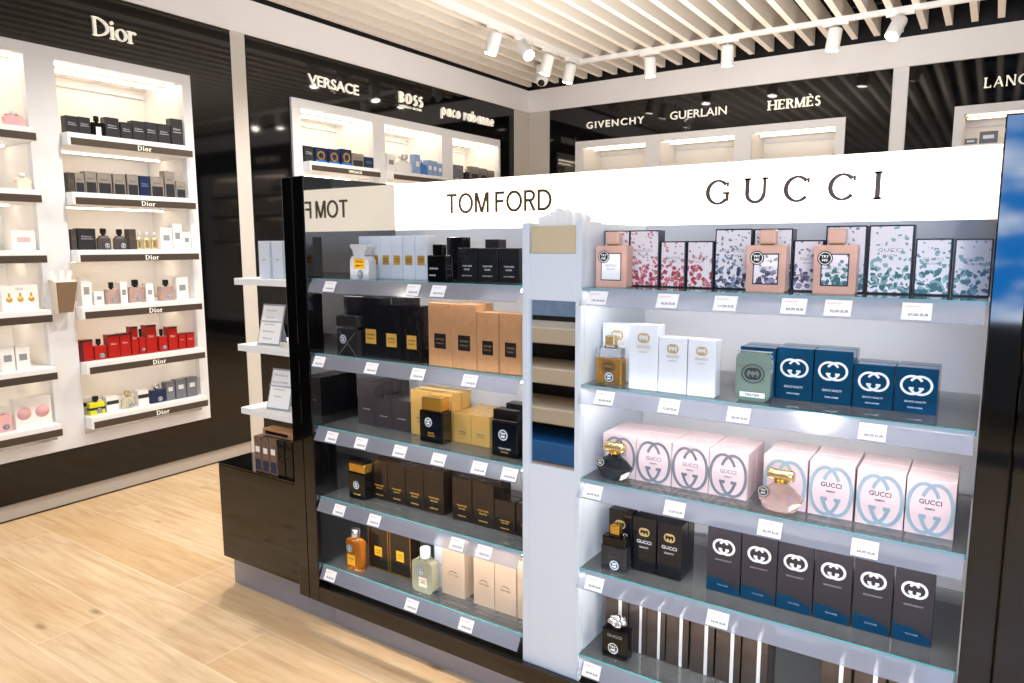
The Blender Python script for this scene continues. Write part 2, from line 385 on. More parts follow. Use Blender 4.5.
# ------------------------------------------------------------------ lettering shapes
def serif_glyph(mb, ch, x, z, h, y0, y1, mt, thick, thin, slab=0.35):
    """high-contrast roman capitals and a few lower-case letters; returns the advance width"""
    T, t = thick * h, thin * h
    def stem(xx, z0, z1, w=T, foot=True, head=True, ser=slab):
        mb.rect(xx, xx + w, z0, z1, y0, y1, mt); q = w * ser
        if foot: mb.rect(xx - q, xx + w + q, z0, z0 + t, y0, y1, mt)
        if head: mb.rect(xx - q, xx + w + q, z1 - t, z1, y0, y1, mt)
    def para(xa, za, xb, zb, w): mb.prism([(xa, za), (xa + w, za), (xb + w, zb), (xb, zb)], y0, y1, mt)
    def bar(x0, x1, zc): mb.rect(x0, x1, zc - t / 2, zc + t / 2, y0, y1, mt)
    R = h / 2
    if ch in 'GC':
        mb.band(x + R, z + R, R, R, 42, 318, T, y0, y1, mt, 40, t)
        mb.rect(x + 1.70 * R, x + 1.70 * R + t, z + 1.42 * R, z + 1.78 * R, y0, y1, mt)
        if ch == 'G':
            mb.rect(x + 1.62 * R, x + 1.62 * R + T * .8, z + .28 * R, z + .92 * R, y0, y1, mt); bar(x + 1.40 * R, x + 1.95 * R, z + .92 * R)
        return 1.85 * R
    if ch == 'U':
        w = h * .80; r = w / 2
        mb.rect(x, x + T, z + r, z + h, y0, y1, mt); bar(x - .3 * T, x + 1.4 * T, z + h - t / 2)
        mb.rect(x + w - t * 1.3, x + w, z + r, z + h, y0, y1, mt); bar(x + w - T * .9, x + w + .4 * T, z + h - t / 2)
        mb.band(x + r, z + r, r, r, 180, 360, T * .9, y0, y1, mt, 24, t * 1.3)
        return w
    if ch == 'I': stem(x, z, z + h); return T
    if ch == 'D':
        stem(x, z, z + h); mb.band(x + T * .8, z + R, .74 * h, R, -90, 90, T, y0, y1, mt, 28, t); bar(x, x + .3 * h, z + h - t / 2); bar(x, x + .3 * h, z + t / 2)
        return T * .8 + .74 * h
    if ch == 'i':
        stem(x, z, z + .66 * h, ser=.5, head=False); mb.rect(x - T * .5, x + T, z + .66 * h - t, z + .66 * h, y0, y1, mt)
        mb.band(x + T / 2, z + .87 * h, T * .62, T * .62, 0, 360, T * .61, y0, y1, mt, 14); return T
    if ch == 'o': mb.band(x + .34 * h, z + .33 * h, .34 * h, .34 * h, 0, 360, T, y0, y1, mt, 30, t); return .68 * h
    if ch == 'r':
        stem(x, z, z + .66 * h, ser=.5, head=False); mb.rect(x - T * .5, x + T, z + .66 * h - t, z + .66 * h, y0, y1, mt)
        mb.band(x + T + .14 * h, z + .42 * h, .22 * h, .24 * h, 40, 150, T * .9, y0, y1, mt, 12, t * 1.6); return T + .34 * h
    if ch == 'H':
        stem(x, z, z + h); stem(x + .72 * h, z, z + h); bar(x, x + .72 * h, z + .52 * h); return .72 * h + T
    if ch in 'EÈ':
        stem(x, z, z + h); bar(x, x + .62 * h, z + h - t / 2); bar(x, x + .50 * h, z + .52 * h); bar(x, x + .66 * h, z + t / 2)
        for zz in (z + h - .22 * h, z): mb.rect(x + .62 * h - t, x + .62 * h, zz, zz + .22 * h, y0, y1, mt)
        if ch == 'È': para(x + .34 * h, z + 1.08 * h, x + .18 * h, z + 1.28 * h, T * .8)
        return .66 * h
    if ch == 'R':
        stem(x, z, z + h); mb.band(x + T * .7 + .12 * h, z + .74 * h, .40 * h, .26 * h, -90, 90, T, y0, y1, mt, 18, t)
        bar(x, x + .34 * h, z + h - t / 2); bar(x, x + .34 * h, z + .48 * h + t / 2); para(x + .58 * h, z, x + .30 * h, z + .50 * h, T); return .72 * h
    if ch == 'M':
        stem(x, z, z + h, t * 1.5, head=False); stem(x + .80 * h, z, z + h, T, head=False)
        para(x + .36 * h, z, x, z + h, T); para(x + .40 * h, z, x + .80 * h, z + h, t * 1.4); return .80 * h + T
    if ch == 'S':
        mb.band(x + .27 * h, z + .735 * h, .27 * h, .265 * h, 30, 270, T * .85, y0, y1, mt, 20, t * 1.5)
        mb.band(x + .27 * h, z + .265 * h, .28 * h, .265 * h + t * .7, -150, 90, T * .95, y0, y1, mt, 20, t * 1.5); return .56 * h
    if ch == 'B':
        stem(x, z, z + h); mb.band(x + T * .8 + .08 * h, z + .75 * h, .34 * h, .25 * h, -90, 90, T, y0, y1, mt, 16, t)
        mb.band(x + T * .8 + .08 * h, z + .26 * h, .40 * h, .26 * h, -90, 90, T, y0, y1, mt, 16, t)
        bar(x, x + .32 * h, z + h - t / 2); bar(x, x + .32 * h, z + .51 * h); bar(x, x + .32 * h, z + t / 2); return .62 * h
    if ch in 'OÔ':
        mb.band(x + .45 * h, z + R, .45 * h, R, 0, 360, T, y0, y1, mt, 34, t)
        if ch == 'Ô': para(x + .25 * h, z + 1.06 * h, x + .42 * h, z + 1.24 * h, t * 1.5); para(x + .58 * h, z + 1.06 * h, x + .41 * h, z + 1.24 * h, t * 1.5)
        return .90 * h
    if ch == 'L': stem(x, z, z + h); bar(x, x + .58 * h, z + t / 2); mb.rect(x + .58 * h - t, x + .58 * h, z, z + .22 * h, y0, y1, mt); return .58 * h
    if ch == 'A':
        para(x, z, x + .36 * h, z + h, t * 1.5); para(x + .66 * h, z, x + .32 * h, z + h, T); bar(x + .18 * h, x + .62 * h, z + .34 * h); return .66 * h + T
    if ch == 'N':
        stem(x, z, z + h, t * 1.5); stem(x + .66 * h, z, z + h, t * 1.5); para(x + .66 * h - T * .3, z, x, z + h, T); return .66 * h + t * 1.5
    return .3 * h
def serif_word(word, x0, x1, z, h, mt, thick=.15, thin=.05, depth=.012, slab=.35, y=0.0):
    mb0 = MB(); ad = [serif_glyph(mb0, c, 0, 0, h, 0, 1, mt, thick, thin, slab) for c in word]
    gap = (x1 - x0 - sum(ad)) / max(1, len(word) - 1); mb = MB(); x = x0
    for c, a in zip(word, ad): serif_glyph(mb, c, x, z, h, y - depth, y, mt, thick, thin, slab); x += a + gap
    return mb
def sans_word(x0, x1, z, h, mt, depth, y):
    """plain even-stroke capitals: TOM FORD"""
    mb = MB(); T = .135 * h; y0 = y - depth; x = x0
    adv = {'T': .66, 'O': .92, 'M': .86, 'F': .54, 'R': .64, 'D': .78, ' ': .16}
    word = 'TOM FORD'; gap = (x1 - x0 - sum(adv[c] for c in word) * h) / 7
    q = lambda a, b, c, d: mb.rect(x + a * h, x + b * h, z + c * h, z + d * h, y0, y, mt)
    t = .135
    for c in word:
        w = adv[c]
        if c == 'T': q(0, w, 1 - t, 1); q(w / 2 - t / 2, w / 2 + t / 2, 0, 1 - t)
        if c == 'O': mb.band(x + w * h / 2, z + h / 2, w * h / 2, h * .515, 0, 360, T, y0, y, mt, 40, T)
        if c == 'M':
            q(0, t, 0, 1); q(w - t, w, 0, 1)
            for a, b, e in ((t * .3, w / 2 - t / 2, 0), (w - t * 1.3, w / 2 - t / 2, .0004)):
                mb.prism([(x + b * h, z), (x + (b + t) * h, z), (x + (a + t) * h, z + h), (x + a * h, z + h)], y0 - e - .0003, y, mt)
        if c == 'F': q(0, t, 0, 1); q(t, w, 1 - t, 1); q(t, w * .92, .46, .46 + t)
        if c in 'RD':
            q(0, t, 0, 1)
            if c == 'D': q(t, .30, 1 - t, 1); q(t, .30, 0, t); mb.band(x + .30 * h, z + h / 2, (w - .30) * h, h / 2, -90, 90, T, y0, y, mt, 24, T)
            else:
                q(t, .34, 1 - t, 1); q(t, .34, .44, .44 + t); mb.band(x + .34 * h, z + .72 * h, (w - .36) * h, .28 * h, -90, 90, T, y0, y, mt, 20, T)
                mb.prism([(x + (w - t) * h, z), (x + (w + .03) * h, z), (x + .42 * h, z + .46 * h), (x + .28 * h, z + .46 * h)], y0 - .0003, y, mt)
        x += w * h + gap
    return mb
def round_word(x0, x1, z, h, mt, depth=.012, y=0.0):
    """bold rounded lower-case lettering: paco rabanne"""
    mb = MB(); T = .25 * h; R = h / 2; y0 = y - depth
    def ring(x, a0=0, a1=360): mb.band(x + R * .86, z + R, R * .86, R, a0, a1, T, y0, y, mt, 22, T * .8)
    adv = {'p': 1.72, 'a': 1.72, 'c': 1.35, 'o': 1.72, ' ': .55, 'r': .95, 'b': 1.72, 'n': 1.5, 'e': 1.62}
    word = 'paco rabanne'; tot = sum(adv[c] for c in word) * R; gap = (x1 - x0 - tot) / (len(word) - 1); x = x0
    for c in word:
        if c in 'paob': ring(x)
        if c == 'p': mb.rect(x, x + T, z - .42 * h, z + R, y0, y, mt)
        if c == 'a': mb.rect(x + 1.72 * R - T, x + 1.72 * R, z, z + h, y0, y, mt)
        if c == 'b': mb.rect(x, x + T, z + R, z + 1.38 * h, y0, y, mt)
        if c == 'c': ring(x, 50, 310)
        if c == 'e': ring(x, 0, 315); mb.rect(x + T * .6, x + 1.72 * R - T * .4, z + R - T * .35, z + R + T * .35, y0, y, mt)
        if c == 'r': mb.rect(x, x + T, z, z + h, y0, y, mt); mb.band(x + R * .85, z + h * .55, R * .8, R * .85, 60, 165, T, y0, y, mt, 10, T * .8)
        if c == 'n':
            mb.rect(x, x + T, z, z + h, y0, y, mt); mb.band(x + R * .78, z + h * .5, R * .74, R, 0, 170, T, y0, y, mt, 16, T * .8)
            mb.rect(x + 1.52 * R - T, x + 1.52 * R, z, z + h * .52, y0, y, mt)
        x += adv[c] * R + gap
    return mb
def twin_ring(mb, xc, zc, Wd, Hh, t, y, mt, depth=.0008):
    """emblem of two interlocked rings with inner hooks"""
    y0 = y - depth; rx, rz = Wd * .37, Hh * .5
    for sgn in (-1, 1):
        a0, a1 = (28, 342) if sgn < 0 else (152, -162); y0 = y - depth * (1 if sgn < 0 else 1.4)
        mb.band(xc + sgn * Wd * .13, zc, rx, rz, a0, a1, t, y0, y, mt, 36)
        ze = zc - rz * .31; xe = xc - sgn * (rx - Wd * .13) * .94
        lx = sorted((xe, xe + sgn * Wd * .15)); mb.rect(lx[0], lx[1], ze - t * .5, ze + t * .5, y0 - depth * .8, y, mt)

# ------------------------------------------------------------------ setting
FX0, FX1, FY0, FY1 = -5.3, 4.2, -4.5, 7.6
struct('floor', MB().box(FX0, FX1, FY0, FY1, -0.05, 0.0, 'oak_floor'))
struct('wall_left', MB().box(-5.30, -5.24, FY0, 7.60, 0, 3.75, 'soffit_white'))
struct('wall_back', MB().box(-5.24, FX1, 7.94, 8.0, 0, 3.75, 'soffit_white'))
ce = MB().box(-5.30, FX1, FY0, 8.0, 3.80, 3.85, 'black_matte')
for k in range(-22, 26):
    x = -0.09 - 0.184 * k; ce.box(x - .025, x + .025, FY0, 7.41, 3.46, 3.62, 'slat_beige')
for yy in (-3.0, -1.0, 1.0, 3.0, 5.0, 7.0): ce.box(-4.69, FX1, yy - .02, yy + .02, 3.62, 3.80, 'black_matte')
struct('ceiling', ce)
struct('trim_1', MB().box(-5.24, -4.715, FY0, 7.425, 3.17, 3.42, 'soffit_white').box(-5.24, -4.745, FY0, 7.94, 3.42, 3.80, 'black_matte'))
struct('trim_2', MB().box(-4.715, FX1, 7.425, 7.94, 3.17, 3.42, 'soffit_white').box(-4.74, FX1, 7.45, 7.94, 3.42, 3.80, 'black_matte'))
struct('trim_3', MB().box(-5.24, -4.735, 3.402, 3.528, 0, 3.17, 'pillar_grey', .003))
pl = MB().box(-5.24, -4.735, 7.132, 7.94, 0, 3.17, 'pillar_grey', .003); pl.box(-4.735, -4.445, 7.455, 7.94, 0, 3.17, 'pillar_grey', .003)
struct('trim_4', pl)
struct('trim_5', MB().box(-.868, -.742, 7.455, 7.94, 0, 3.17, 'white_paint', .003))

struct('trim_6', MB().box(-5.24, -4.735, FY0, .795, 0, 3.17, 'black_gloss'))

# ------------------------------------------------------------------ wall display cabinets
SHELF_Z = [2.265, 1.914, 1.567, 1.217, .870, .522]
def wall_cabinet(label, loc, rz, x0, x1, frame, bays, shelves, strip_word, led='led', low=.105, seams=()):
    """local x runs along the wall, local y into it, front plane at y = 0"""
    t = thing('display_cabinet', label, 'display cabinet', loc, rz)
    f0, f1 = frame; FT, FB, BT, BB = 2.785, .365, 2.715, .44
    m = MB(); edges = [f0] + [s for s in seams if s < f1] + [f1]
    cuts = sorted([x0, x1] + list(seams))
    for a, b in zip(cuts[:-1], cuts[1:]): m.box(a + .001, b - .001, 0, .04, FT - .01, 3.17, 'black_gloss')
    m.box(x0 + .001, f0, 0, .04, FB - .01, FT - .01, 'black_gloss'); m.box(f1, x1 - .001, 0, .04, FB - .01, FT - .01, 'black_gloss')
    m.box(x0 + .001, x1 - .001, 0, .04, low, FB - .01, 'black_gloss')
    tag(m.build('fascia_panel', t), 'glossy black fascia panel')
    MB().box(x0, x1, .012, .04, 0.012, low, 'plinth_beige').box(x0, x1, .02, .04, 0, .012, 'black_matte').build('plinth', t)
    m = MB(); y0, y1 = -.022, .03
    m.box(f0, f1, y0, y1, BT, FT, 'white_paint', .002); m.box(f0, f1, y0, y1, FB, BB, 'white_paint', .002)
    xs = [f0] + [v for b in bays for v in b] + [f1]
    for a, b in zip(xs[0::2], xs[1::2]): m.box(a, b, y0 + .0005, y1, BB, BT, 'white_paint')
    m.build('frame', t)
    m = MB(); D = .46
    for a, b in bays:
        m.box(a, b, D, D + .01, BB, BT, 'niche_white'); m.box(a - .01, a, .03, D + .01, BB, BT, 'niche_white'); m.box(b, b + .01, .03, D + .01, BB, BT, 'niche_white')
        m.box(a - .01, b + .01, .03, D + .01, BT, BT + .01, 'niche_white'); m.box(a - .01, b + .01, .03, D + .01, BB - .01, BB, 'niche_white')
        m.box(a, b, D - .035, D, BT - .055, BT - .04, 'white_paint')
    m.build('niche_lining', t)
    for a, b in bays:
        MB().box(a + .02, b - .02, .05, .065, BT - .012, BT, led).box(a + .02, b - .02, .24, .255, BT - .012, BT, led).build('led_or_fill_strip', t)
        for z in shelves:
            sh = MB().box(a + .004, b - .004, -.10, D - .01, z - .045, z + .03, 'shelf_white', .002).build('shelf', t)
            st = tag(MB().box(a + .02, b - .003, -.104, -.1, z - .042, z, 'strip_brown').build('label_strip', sh), 'dark brown label strip')
            if strip_word:
                c = a + (b - a) * .58
                (serif_word('Dior', c - .045, c + .045, z - .036, .03, 'letter_white', .16, .06, .003, y=-.104) if strip_word == 'serif'
                 else MB().text(strip_word, c, z - .021, .12, .022, -.104, 'letter_white', .01)).build('strip_lettering', st)
            MB().box(a + .03, b - .03, .26, .273, z - .052, z - .045, led).build('led_or_fill_strip', sh)
    return t
# left wall, near cabinet: local x = world y
cab1 = wall_cabinet('black-fronted cabinet nearest on the left wall, two bright bays of six shelves', (-4.73, 0, 0), PI / 2, .80, 3.40, (.93, 3.05), [(1.10, 2.01), (2.175, 2.985)], SHELF_Z, 'serif')
tag(serif_word('Dior', 2.425, 2.70, 2.912, .112, 'letter_white', .155, .05, .015).build('sign_lettering', cab1), 'raised white serif letters')
cab2 = wall_cabinet('black-fronted cabinet on the left wall beyond the grey pillar, three bays', (-4.73, 0, 0), PI / 2, 3.53, 7.13, (3.914, 6.816), [(4.005, 4.81), (4.963, 5.78), (5.957, 6.783)], SHELF_Z[:3], None)
for w in (('VERSACE', 4.385, 'sans'),):
    m = MB().text('VERSACE', 4.385, 2.958, .56, .085, 0, 'letter_white', .014, .012); tag(m.build('sign_lettering', cab2), 'raised white capital letters')
m = serif_word('BOSS', 5.18, 5.51, 2.945, .095, 'letter_white', .24, .09, .02, .25); tag(m.build('sign_lettering', cab2), 'raised white slab capitals')
tag(MB().text('HUGO BOSS', 5.345, 2.915, .31, .022, 0, 'letter_white', .01, .008).build('sign_lettering', cab2), 'small second line of white capitals')
tag(round_word(5.79, 6.70, 2.915, .078, 'letter_white', .02).build('sign_lettering', cab2), 'raised white rounded lower-case letters')
for sh in [o for o in cab2.children if o.name.startswith('shelf')][:1]:
    st = [c for c in sh.children if c.name.startswith('label_strip')][0]
    MB().text('VERSACE', 4.50, 2.244, .16, .022, -.104, 'letter_white', .012).build('strip_lettering', st)
# back wall: local x = world x
BW = (0, 7.45, 0)
cab3 = wall_cabinet('black-fronted cabinet on the back wall with three empty lit bays', BW, 0, -4.44, -.87, (-4.085, -1.236), [(-3.995, -3.225), (-3.064, -2.263), (-2.095, -1.319)], [2.42, 2.1, 1.7], None, 'led_soft', seams=(-1.236,))
m = MB().text('GIVENCHY', -3.60, 2.955, .70, .075, 0, 'letter_white', .012, .012, None, 1.25); tag(m.build('sign_lettering', cab3), 'raised white letters, leftmost sign')
m = MB().text('GUERLAIN', -2.655, 2.963, .60, .082, 0, 'letter_white', .002, .012); tag(m.build('sign_lettering', cab3), 'raised white letters, middle sign')
tag(serif_word('HERMÈS', -1.945, -1.464, 2.917, .088, 'letter_white', .20, .085, .02, .5).build('sign_lettering', cab3), 'raised white slab-serif letters with an accent')
cab4 = wall_cabinet('black-fronted cabinet on the back wall right of the white pillar', BW, 0, -.74, 2.4, (-.373, 1.9), [(-.302, .52), (.68, 1.5)], [2.42, 2.1, 1.7], None, 'led_soft', seams=(-.373,))
tag(serif_word('LANCÔME', -.171, .40, 2.917, .082, 'letter_white', .17, .07, .02).build('sign_lettering', cab4), 'raised white serif letters cut by the picture edge')

# ------------------------------------------------------------------ ceiling track, spotlights, camera
RZ = 3.42
t = thing('track_rail', 'white lighting track running under the ceiling slats parallel to the left wall', 'lighting track', (-3.6, 4.3, RZ))
MB().box(-.025, .025, -3.3, 2.30, 0, .04, 'lamp_white', .003).build('rail', t)
MB().box(-.024, .024, 2.30, 2.37, -.004, .042, 'lamp_white', .003).build('corner_joint', t)
t = thing('track_rail', 'white lighting track running under the ceiling slats parallel to the back wall', 'lighting track', (-1.2, 6.635, RZ))
MB().box(-2.375, 3.2, -.025, .025, 0, .04, 'lamp_white', .003).build('rail', t)
def spot(x, y, aim, along, label, power=14):
    t = thing('track_spotlight', label, 'spotlight', (x, y, RZ), 0, 'white track spotlights')
    if along == 'y': MB().box(-.016, .016, -.10, .10, -.022, 0, 'lamp_white', .003).build('adapter', t)
    else: MB().box(-.10, .10, -.016, .016, -.022, 0, 'lamp_white', .003).build('adapter', t)
    MB().lathe([(.009, -.065), (.009, -.022)], 'lamp_white', 10).build('stem', t)
    q = Vector(aim).normalized().to_track_quat('-Z', 'Y').to_matrix().to_4x4()
    piv = Matrix.Translation((0, 0, -.062)) @ q
    prof = [(.046, .02), (.053, .014), (.055, 0), (.055, -.145), (.053, -.155), (.050, -.156)]
    b = MB().lathe(prof, 'lamp_white', 28, xf=piv).build('lamp_body', t)
    MB().lathe([(.046, -.1585), (.046, -.1565)], 'lamp_disc', 24, xf=piv).build('lamp_disc', b)
    l = bpy.data.lights.new('spot_beam', 'SPOT'); l.energy = power; l.spot_size = 1.1; l.spot_blend = .6; l.color = (1, .93, .84); l.shadow_soft_size = .04
    lo = bpy.data.objects.new('spot_beam', l); COL.objects.link(lo); lo.parent = t
    lo.matrix_local = piv @ Matrix.Translation((0, 0, -.18))
spot(-3.6, 5.15, (-.30, -.10, -1), 'y', 'nearest of the four white spotlights on the left-hand track')
spot(-3.6, 5.56, (.62, -.30, -.62), 'y', 'second white spotlight on the left-hand track, lit face turned towards us')
spot(-3.6, 6.02, (-.25, -.10, -1), 'y', 'third white spotlight on the left-hand track, above the ceiling camera')
spot(-3.6, 6.44, (-.22, -.05, -1), 'y', 'white spotlight at the corner end of the left-hand track')
spot(-2.85, 6.635, (0, .12, -1), 'x', 'leftmost white spotlight on the right-hand track')
spot(-2.11, 6.635, (-.05, .15, -1), 'x', 'second spotlight from the left on the right-hand track')
spot(-1.22, 6.635, (-.12, -.05, -1), 'x', 'third spotlight from the left on the right-hand track')
spot(-.75, 6.635, (-.28, -.5, -.85), 'x', 'rightmost spotlight on the right-hand track with glowing face turned down')
t = thing('security_camera', 'small white round ceiling camera with black lens below the track corner', 'security camera', (-4.03, 6.60, 3.40))
MB().lathe([(.055, -.03), (.06, -.025), (.06, .06)], 'lamp_white', 24).build('mount', t)
MB().lathe([(.05, -.04), (.05, -.03)], 'lamp_white', 24).build('neck', t)
bm = bmesh.new(); bmesh.ops.create_uvsphere(bm, u_segments=24, v_segments=16, radius=.068)
mb = MB(); mb.bm(bm, 'lamp_white', True, Matrix.Translation((0, 0, -.085))); mb.build('housing', t)
q = Vector((.35, -.75, -.75)).normalized().to_track_quat('-Z', 'Y').to_matrix().to_4x4()
MB().lathe([(.030, -.074), (.034, -.070), (.034, -.055)], 'lens_black', 24, xf=Matrix.Translation((0, 0, -.085)) @ q).build('lens', t)

# ------------------------------------------------------------------ the display gondola
GY, BY, PY = 1.93, 2.42, 1.905
SZ = [1.490, 1.190, .890, .592, .296]
g = thing('display_gondola', 'black and white freestanding perfume display with glowing header and glass shelves', 'display gondola', (-1.13, 2.2, 0))
GO = Vector((1.13, -2.2, 0))          # children are written in world metres, then shifted
def gb(mb, name, parent=None, label=None):
    o = mb.build(name, g if parent is None else parent)
    if parent is None: o.location = GO
    if label: o['label'] = label
    return o
p1 = MB(); p1.box(-2.954, -2.262, 1.99, 2.9, 0, .158, 'plinth_grey'); p1.box(-2.258, .135, 1.99, 2.9, 0, .136, 'plinth_grey')
gb(p1, 'plinth', None, 'grey kick plinth')
gb(MB().box(-2.374, -2.312, PY, 2.62, .136, 1.886, 'black_panel', .003).box(-2.310, -2.249, PY, 2.62, .136, 1.888, 'black_panel', .003), 'side_panel', None, 'glossy black panel at the left end')
gb(MB().box(-2.249, -2.247, PY + .004, BY, .25, 1.886, 'black_mirror'), 'mirror_lining', None, 'dark mirror face of the left end panel')
gb(MB().box(0.0, .064, PY, 2.62, .136, 1.893, 'black_panel', .003).box(.067, .13, PY, 2.62, .136, 1.893, 'black_panel', .003), 'side_panel', None, 'glossy black panel at the right end')
gb(MB().box(-2.247, 0, PY, PY + .02, .137, .205, 'black_panel').box(-2.247, 0, GY + .03, 2.62, .137, .245, 'black_matte'), 'base_board', None, 'black board below the lowest shelf')
bp = MB().box(-2.247, 0, BY, BY + .02, .245, 1.686, 'gondola_white'); bp.box(-2.247, 0, 2.6, 2.62, .245, 1.686, 'black_panel')
gb(bp, 'back_panel')
hd = gb(MB().box(-2.247, -.001, BY, 2.62, 1.686, 1.888, 'lightbox'), 'header_lightbox', None, 'glowing white sign header')
gb(sans_word(-1.948, -1.431, 1.751, .082, 'letter_bronze', .004, BY), 'sign_lettering', hd, 'bronze capital letters')
gb(serif_word('GUCCI', -.826, -.296, 1.750, .083, 'letter_taupe', .165, .085, .004, .3, y=BY), 'sign_lettering', hd, 'grey-brown serif letters')
for (a, b) in ((-2.244, -1.252), (-1.034, -.004)):
    for z in SZ:
        sh = gb(MB().box(a, b, GY + .004, BY - .004, z - .009, z, 'shelf_glass').box(a, b, GY, GY + .004, z - .011, z, 'teal_edge'), 'glass_shelf')
        r = MB().prism([(0, 0), (1, 0), (1, 1), (0, 1)], 0, .0016, 'rail_plastic')
        # tilted clear price rail: top edge at the glass, foot leaning out
        mb = MB(); x0, x1 = a + .004, b - .004
        vs = [(x0, 1.9275, z - .002), (x1, 1.9275, z - .002), (x1, 1.9015, z - .052), (x0, 1.9015, z - .052)]
        vs += [(x, y + .002, zz + .0005) for x, y, zz in vs]
        mb.add(vs, [(0, 1, 2, 3), (7, 6, 5, 4), (0, 4, 5, 1), (1, 5, 6, 2), (2, 6, 7, 3), (3, 7, 4, 0)], 'rail_plastic')
        mb.box(x0, x1, 1.928, 1.945, z - .0125, z - .0095, 'rail_plastic')
        gb(mb, 'price_rail', sh)
        gb(MB().box(x0 + .01, x1 - .01, 1.9475, 1.957, z - .0225, z - .0115, 'shelf_fill').box(x0 + .01, x1 - .01, 1.9455, 1.9475, z - .0235, z - .0115, 'fill_shield'), 'led_or_fill_strip', sh)  # added glowing strip to brighten the bay, backing in front hides it
        mb = MB()
        for xx in (a + .012, b - .012):
            for yy in (2.02, 2.30): mb.lathe([(.004, z - .018), (.004, z - .0092)], 'steel', 8, xx, yy)
        gb(mb, 'shelf_pin', sh)
# white end shelves on the left side panel
for z in (1.475, 1.174, .880):
    gb(MB().box(-2.848, -2.375, 2.0, 2.30, z - .03, z, 'shelf_white', .002), 'end_shelf', None, 'white cantilevered end shelf')
# mirrored tester column between the two bays
t = thing('tester_column', 'narrow white column with mirror dividing the two glass-shelf bays', 'display column', (-1.143, 2.17, 0))
CO = Vector((1.143, -2.17, 0))
cb = MB(); X0, X1 = -1.2505, -1.0365
cb.box(X0, X1, 1.955, 2.415, .247, 1.60, 'column_white'); cb.box(X0, X1, 2.06, 2.415, 1.60, 1.685, 'column_white')
cb.box(X0, X0 + .026, GY, 1.955, .197, 1.688, 'column_white', .0015); cb.box(X1 - .020, X1, GY, 1.955, .197, 1.690, 'column_white', .0015)
cb.box(X0, X0 + .026, 1.955, 2.06, 1.60, 1.688, 'column_white'); cb.box(X1 - .02, X1, 1.955, 2.06, 1.60, 1.690, 'column_white')
cb.box(X0 + .026, X1 - .02, GY + .001, 1.955, 1.446, 1.592, 'column_white', .0015); cb.box(X0 + .026, X1 - .02, GY + .001, 1.955, .197, .906, 'column_white', .0015)
o = cb.build('column_body', t); o.location = CO
o = MB().box(X0 + .026, X1 - .02, 1.940, 1.955, .906, 1.446, 'mirror').build('mirror', t); o.location = CO; o['label'] = 'tall mirror set between white posts'
o = MB().box(X0 + .030, X1 - .024, 1.936, 1.942, 1.5925, 1.678, 'blotter_cream', .0015).box(X0 + .030, X1 - .024, 1.942, 2.05, 1.5925, 1.600, 'blotter_cream').build('paper_tray', t); o.location = CO; o['label'] = 'cream fronted tray for paper strips'
for i in range(9):
    x = -1.190 + .0130 * i; h = (1.715, 1.722, 1.732, 1.742, 1.735, 1.738, 1.728, 1.731, 1.722)[i]
    mb = MB(); a = random.uniform(-.15, .15); dx = random.uniform(-.008, .008)
    mb.prism([(x - .015, 1.602), (x + .015, 1.602), (x + .018 + dx, h - .016), (x + dx, h - .006), (x - .016 + dx, h - .012)], 1.965 + .009 * i, 1.9656 + .009 * i, 'paper')
    o = mb.build('blotter_strip'); tag(o, 'white paper scent strips standing in the column top tray', 'paper strip', 'paper strips in the tray')

# low cabinet at the left end
t = thing('base_cabinet', 'low glossy dark cabinet at the left end of the display', 'cabinet', (-2.675, 2.2, .16))
o = MB().box(-2.943, -2.376, 1.93, 2.62, .168 - .008, .612, 'black_panel', .003).build('cabinet_body', t); o.location = (2.675, -2.2, -.16)
o = MB().box(-2.943, -2.376, 1.93, 2.62, .613, .620, 'black_panel', .001).build('top_board', t); o.location = (2.675, -2.2, -.16)

# ------------------------------------------------------------------ product builders (origin: centre of the base, front towards -y)
_mc = {}
def cmesh(key, fn, name):
    if key not in _mc: _mc[key] = fn().mesh(name)
    return _mc[key]
ITEMS = []          # (object, description, category, row, x, behind)
def finish(o, desc, cat, row, x, behind=None): ITEMS.append((o, desc, cat, row, x, behind)); return o

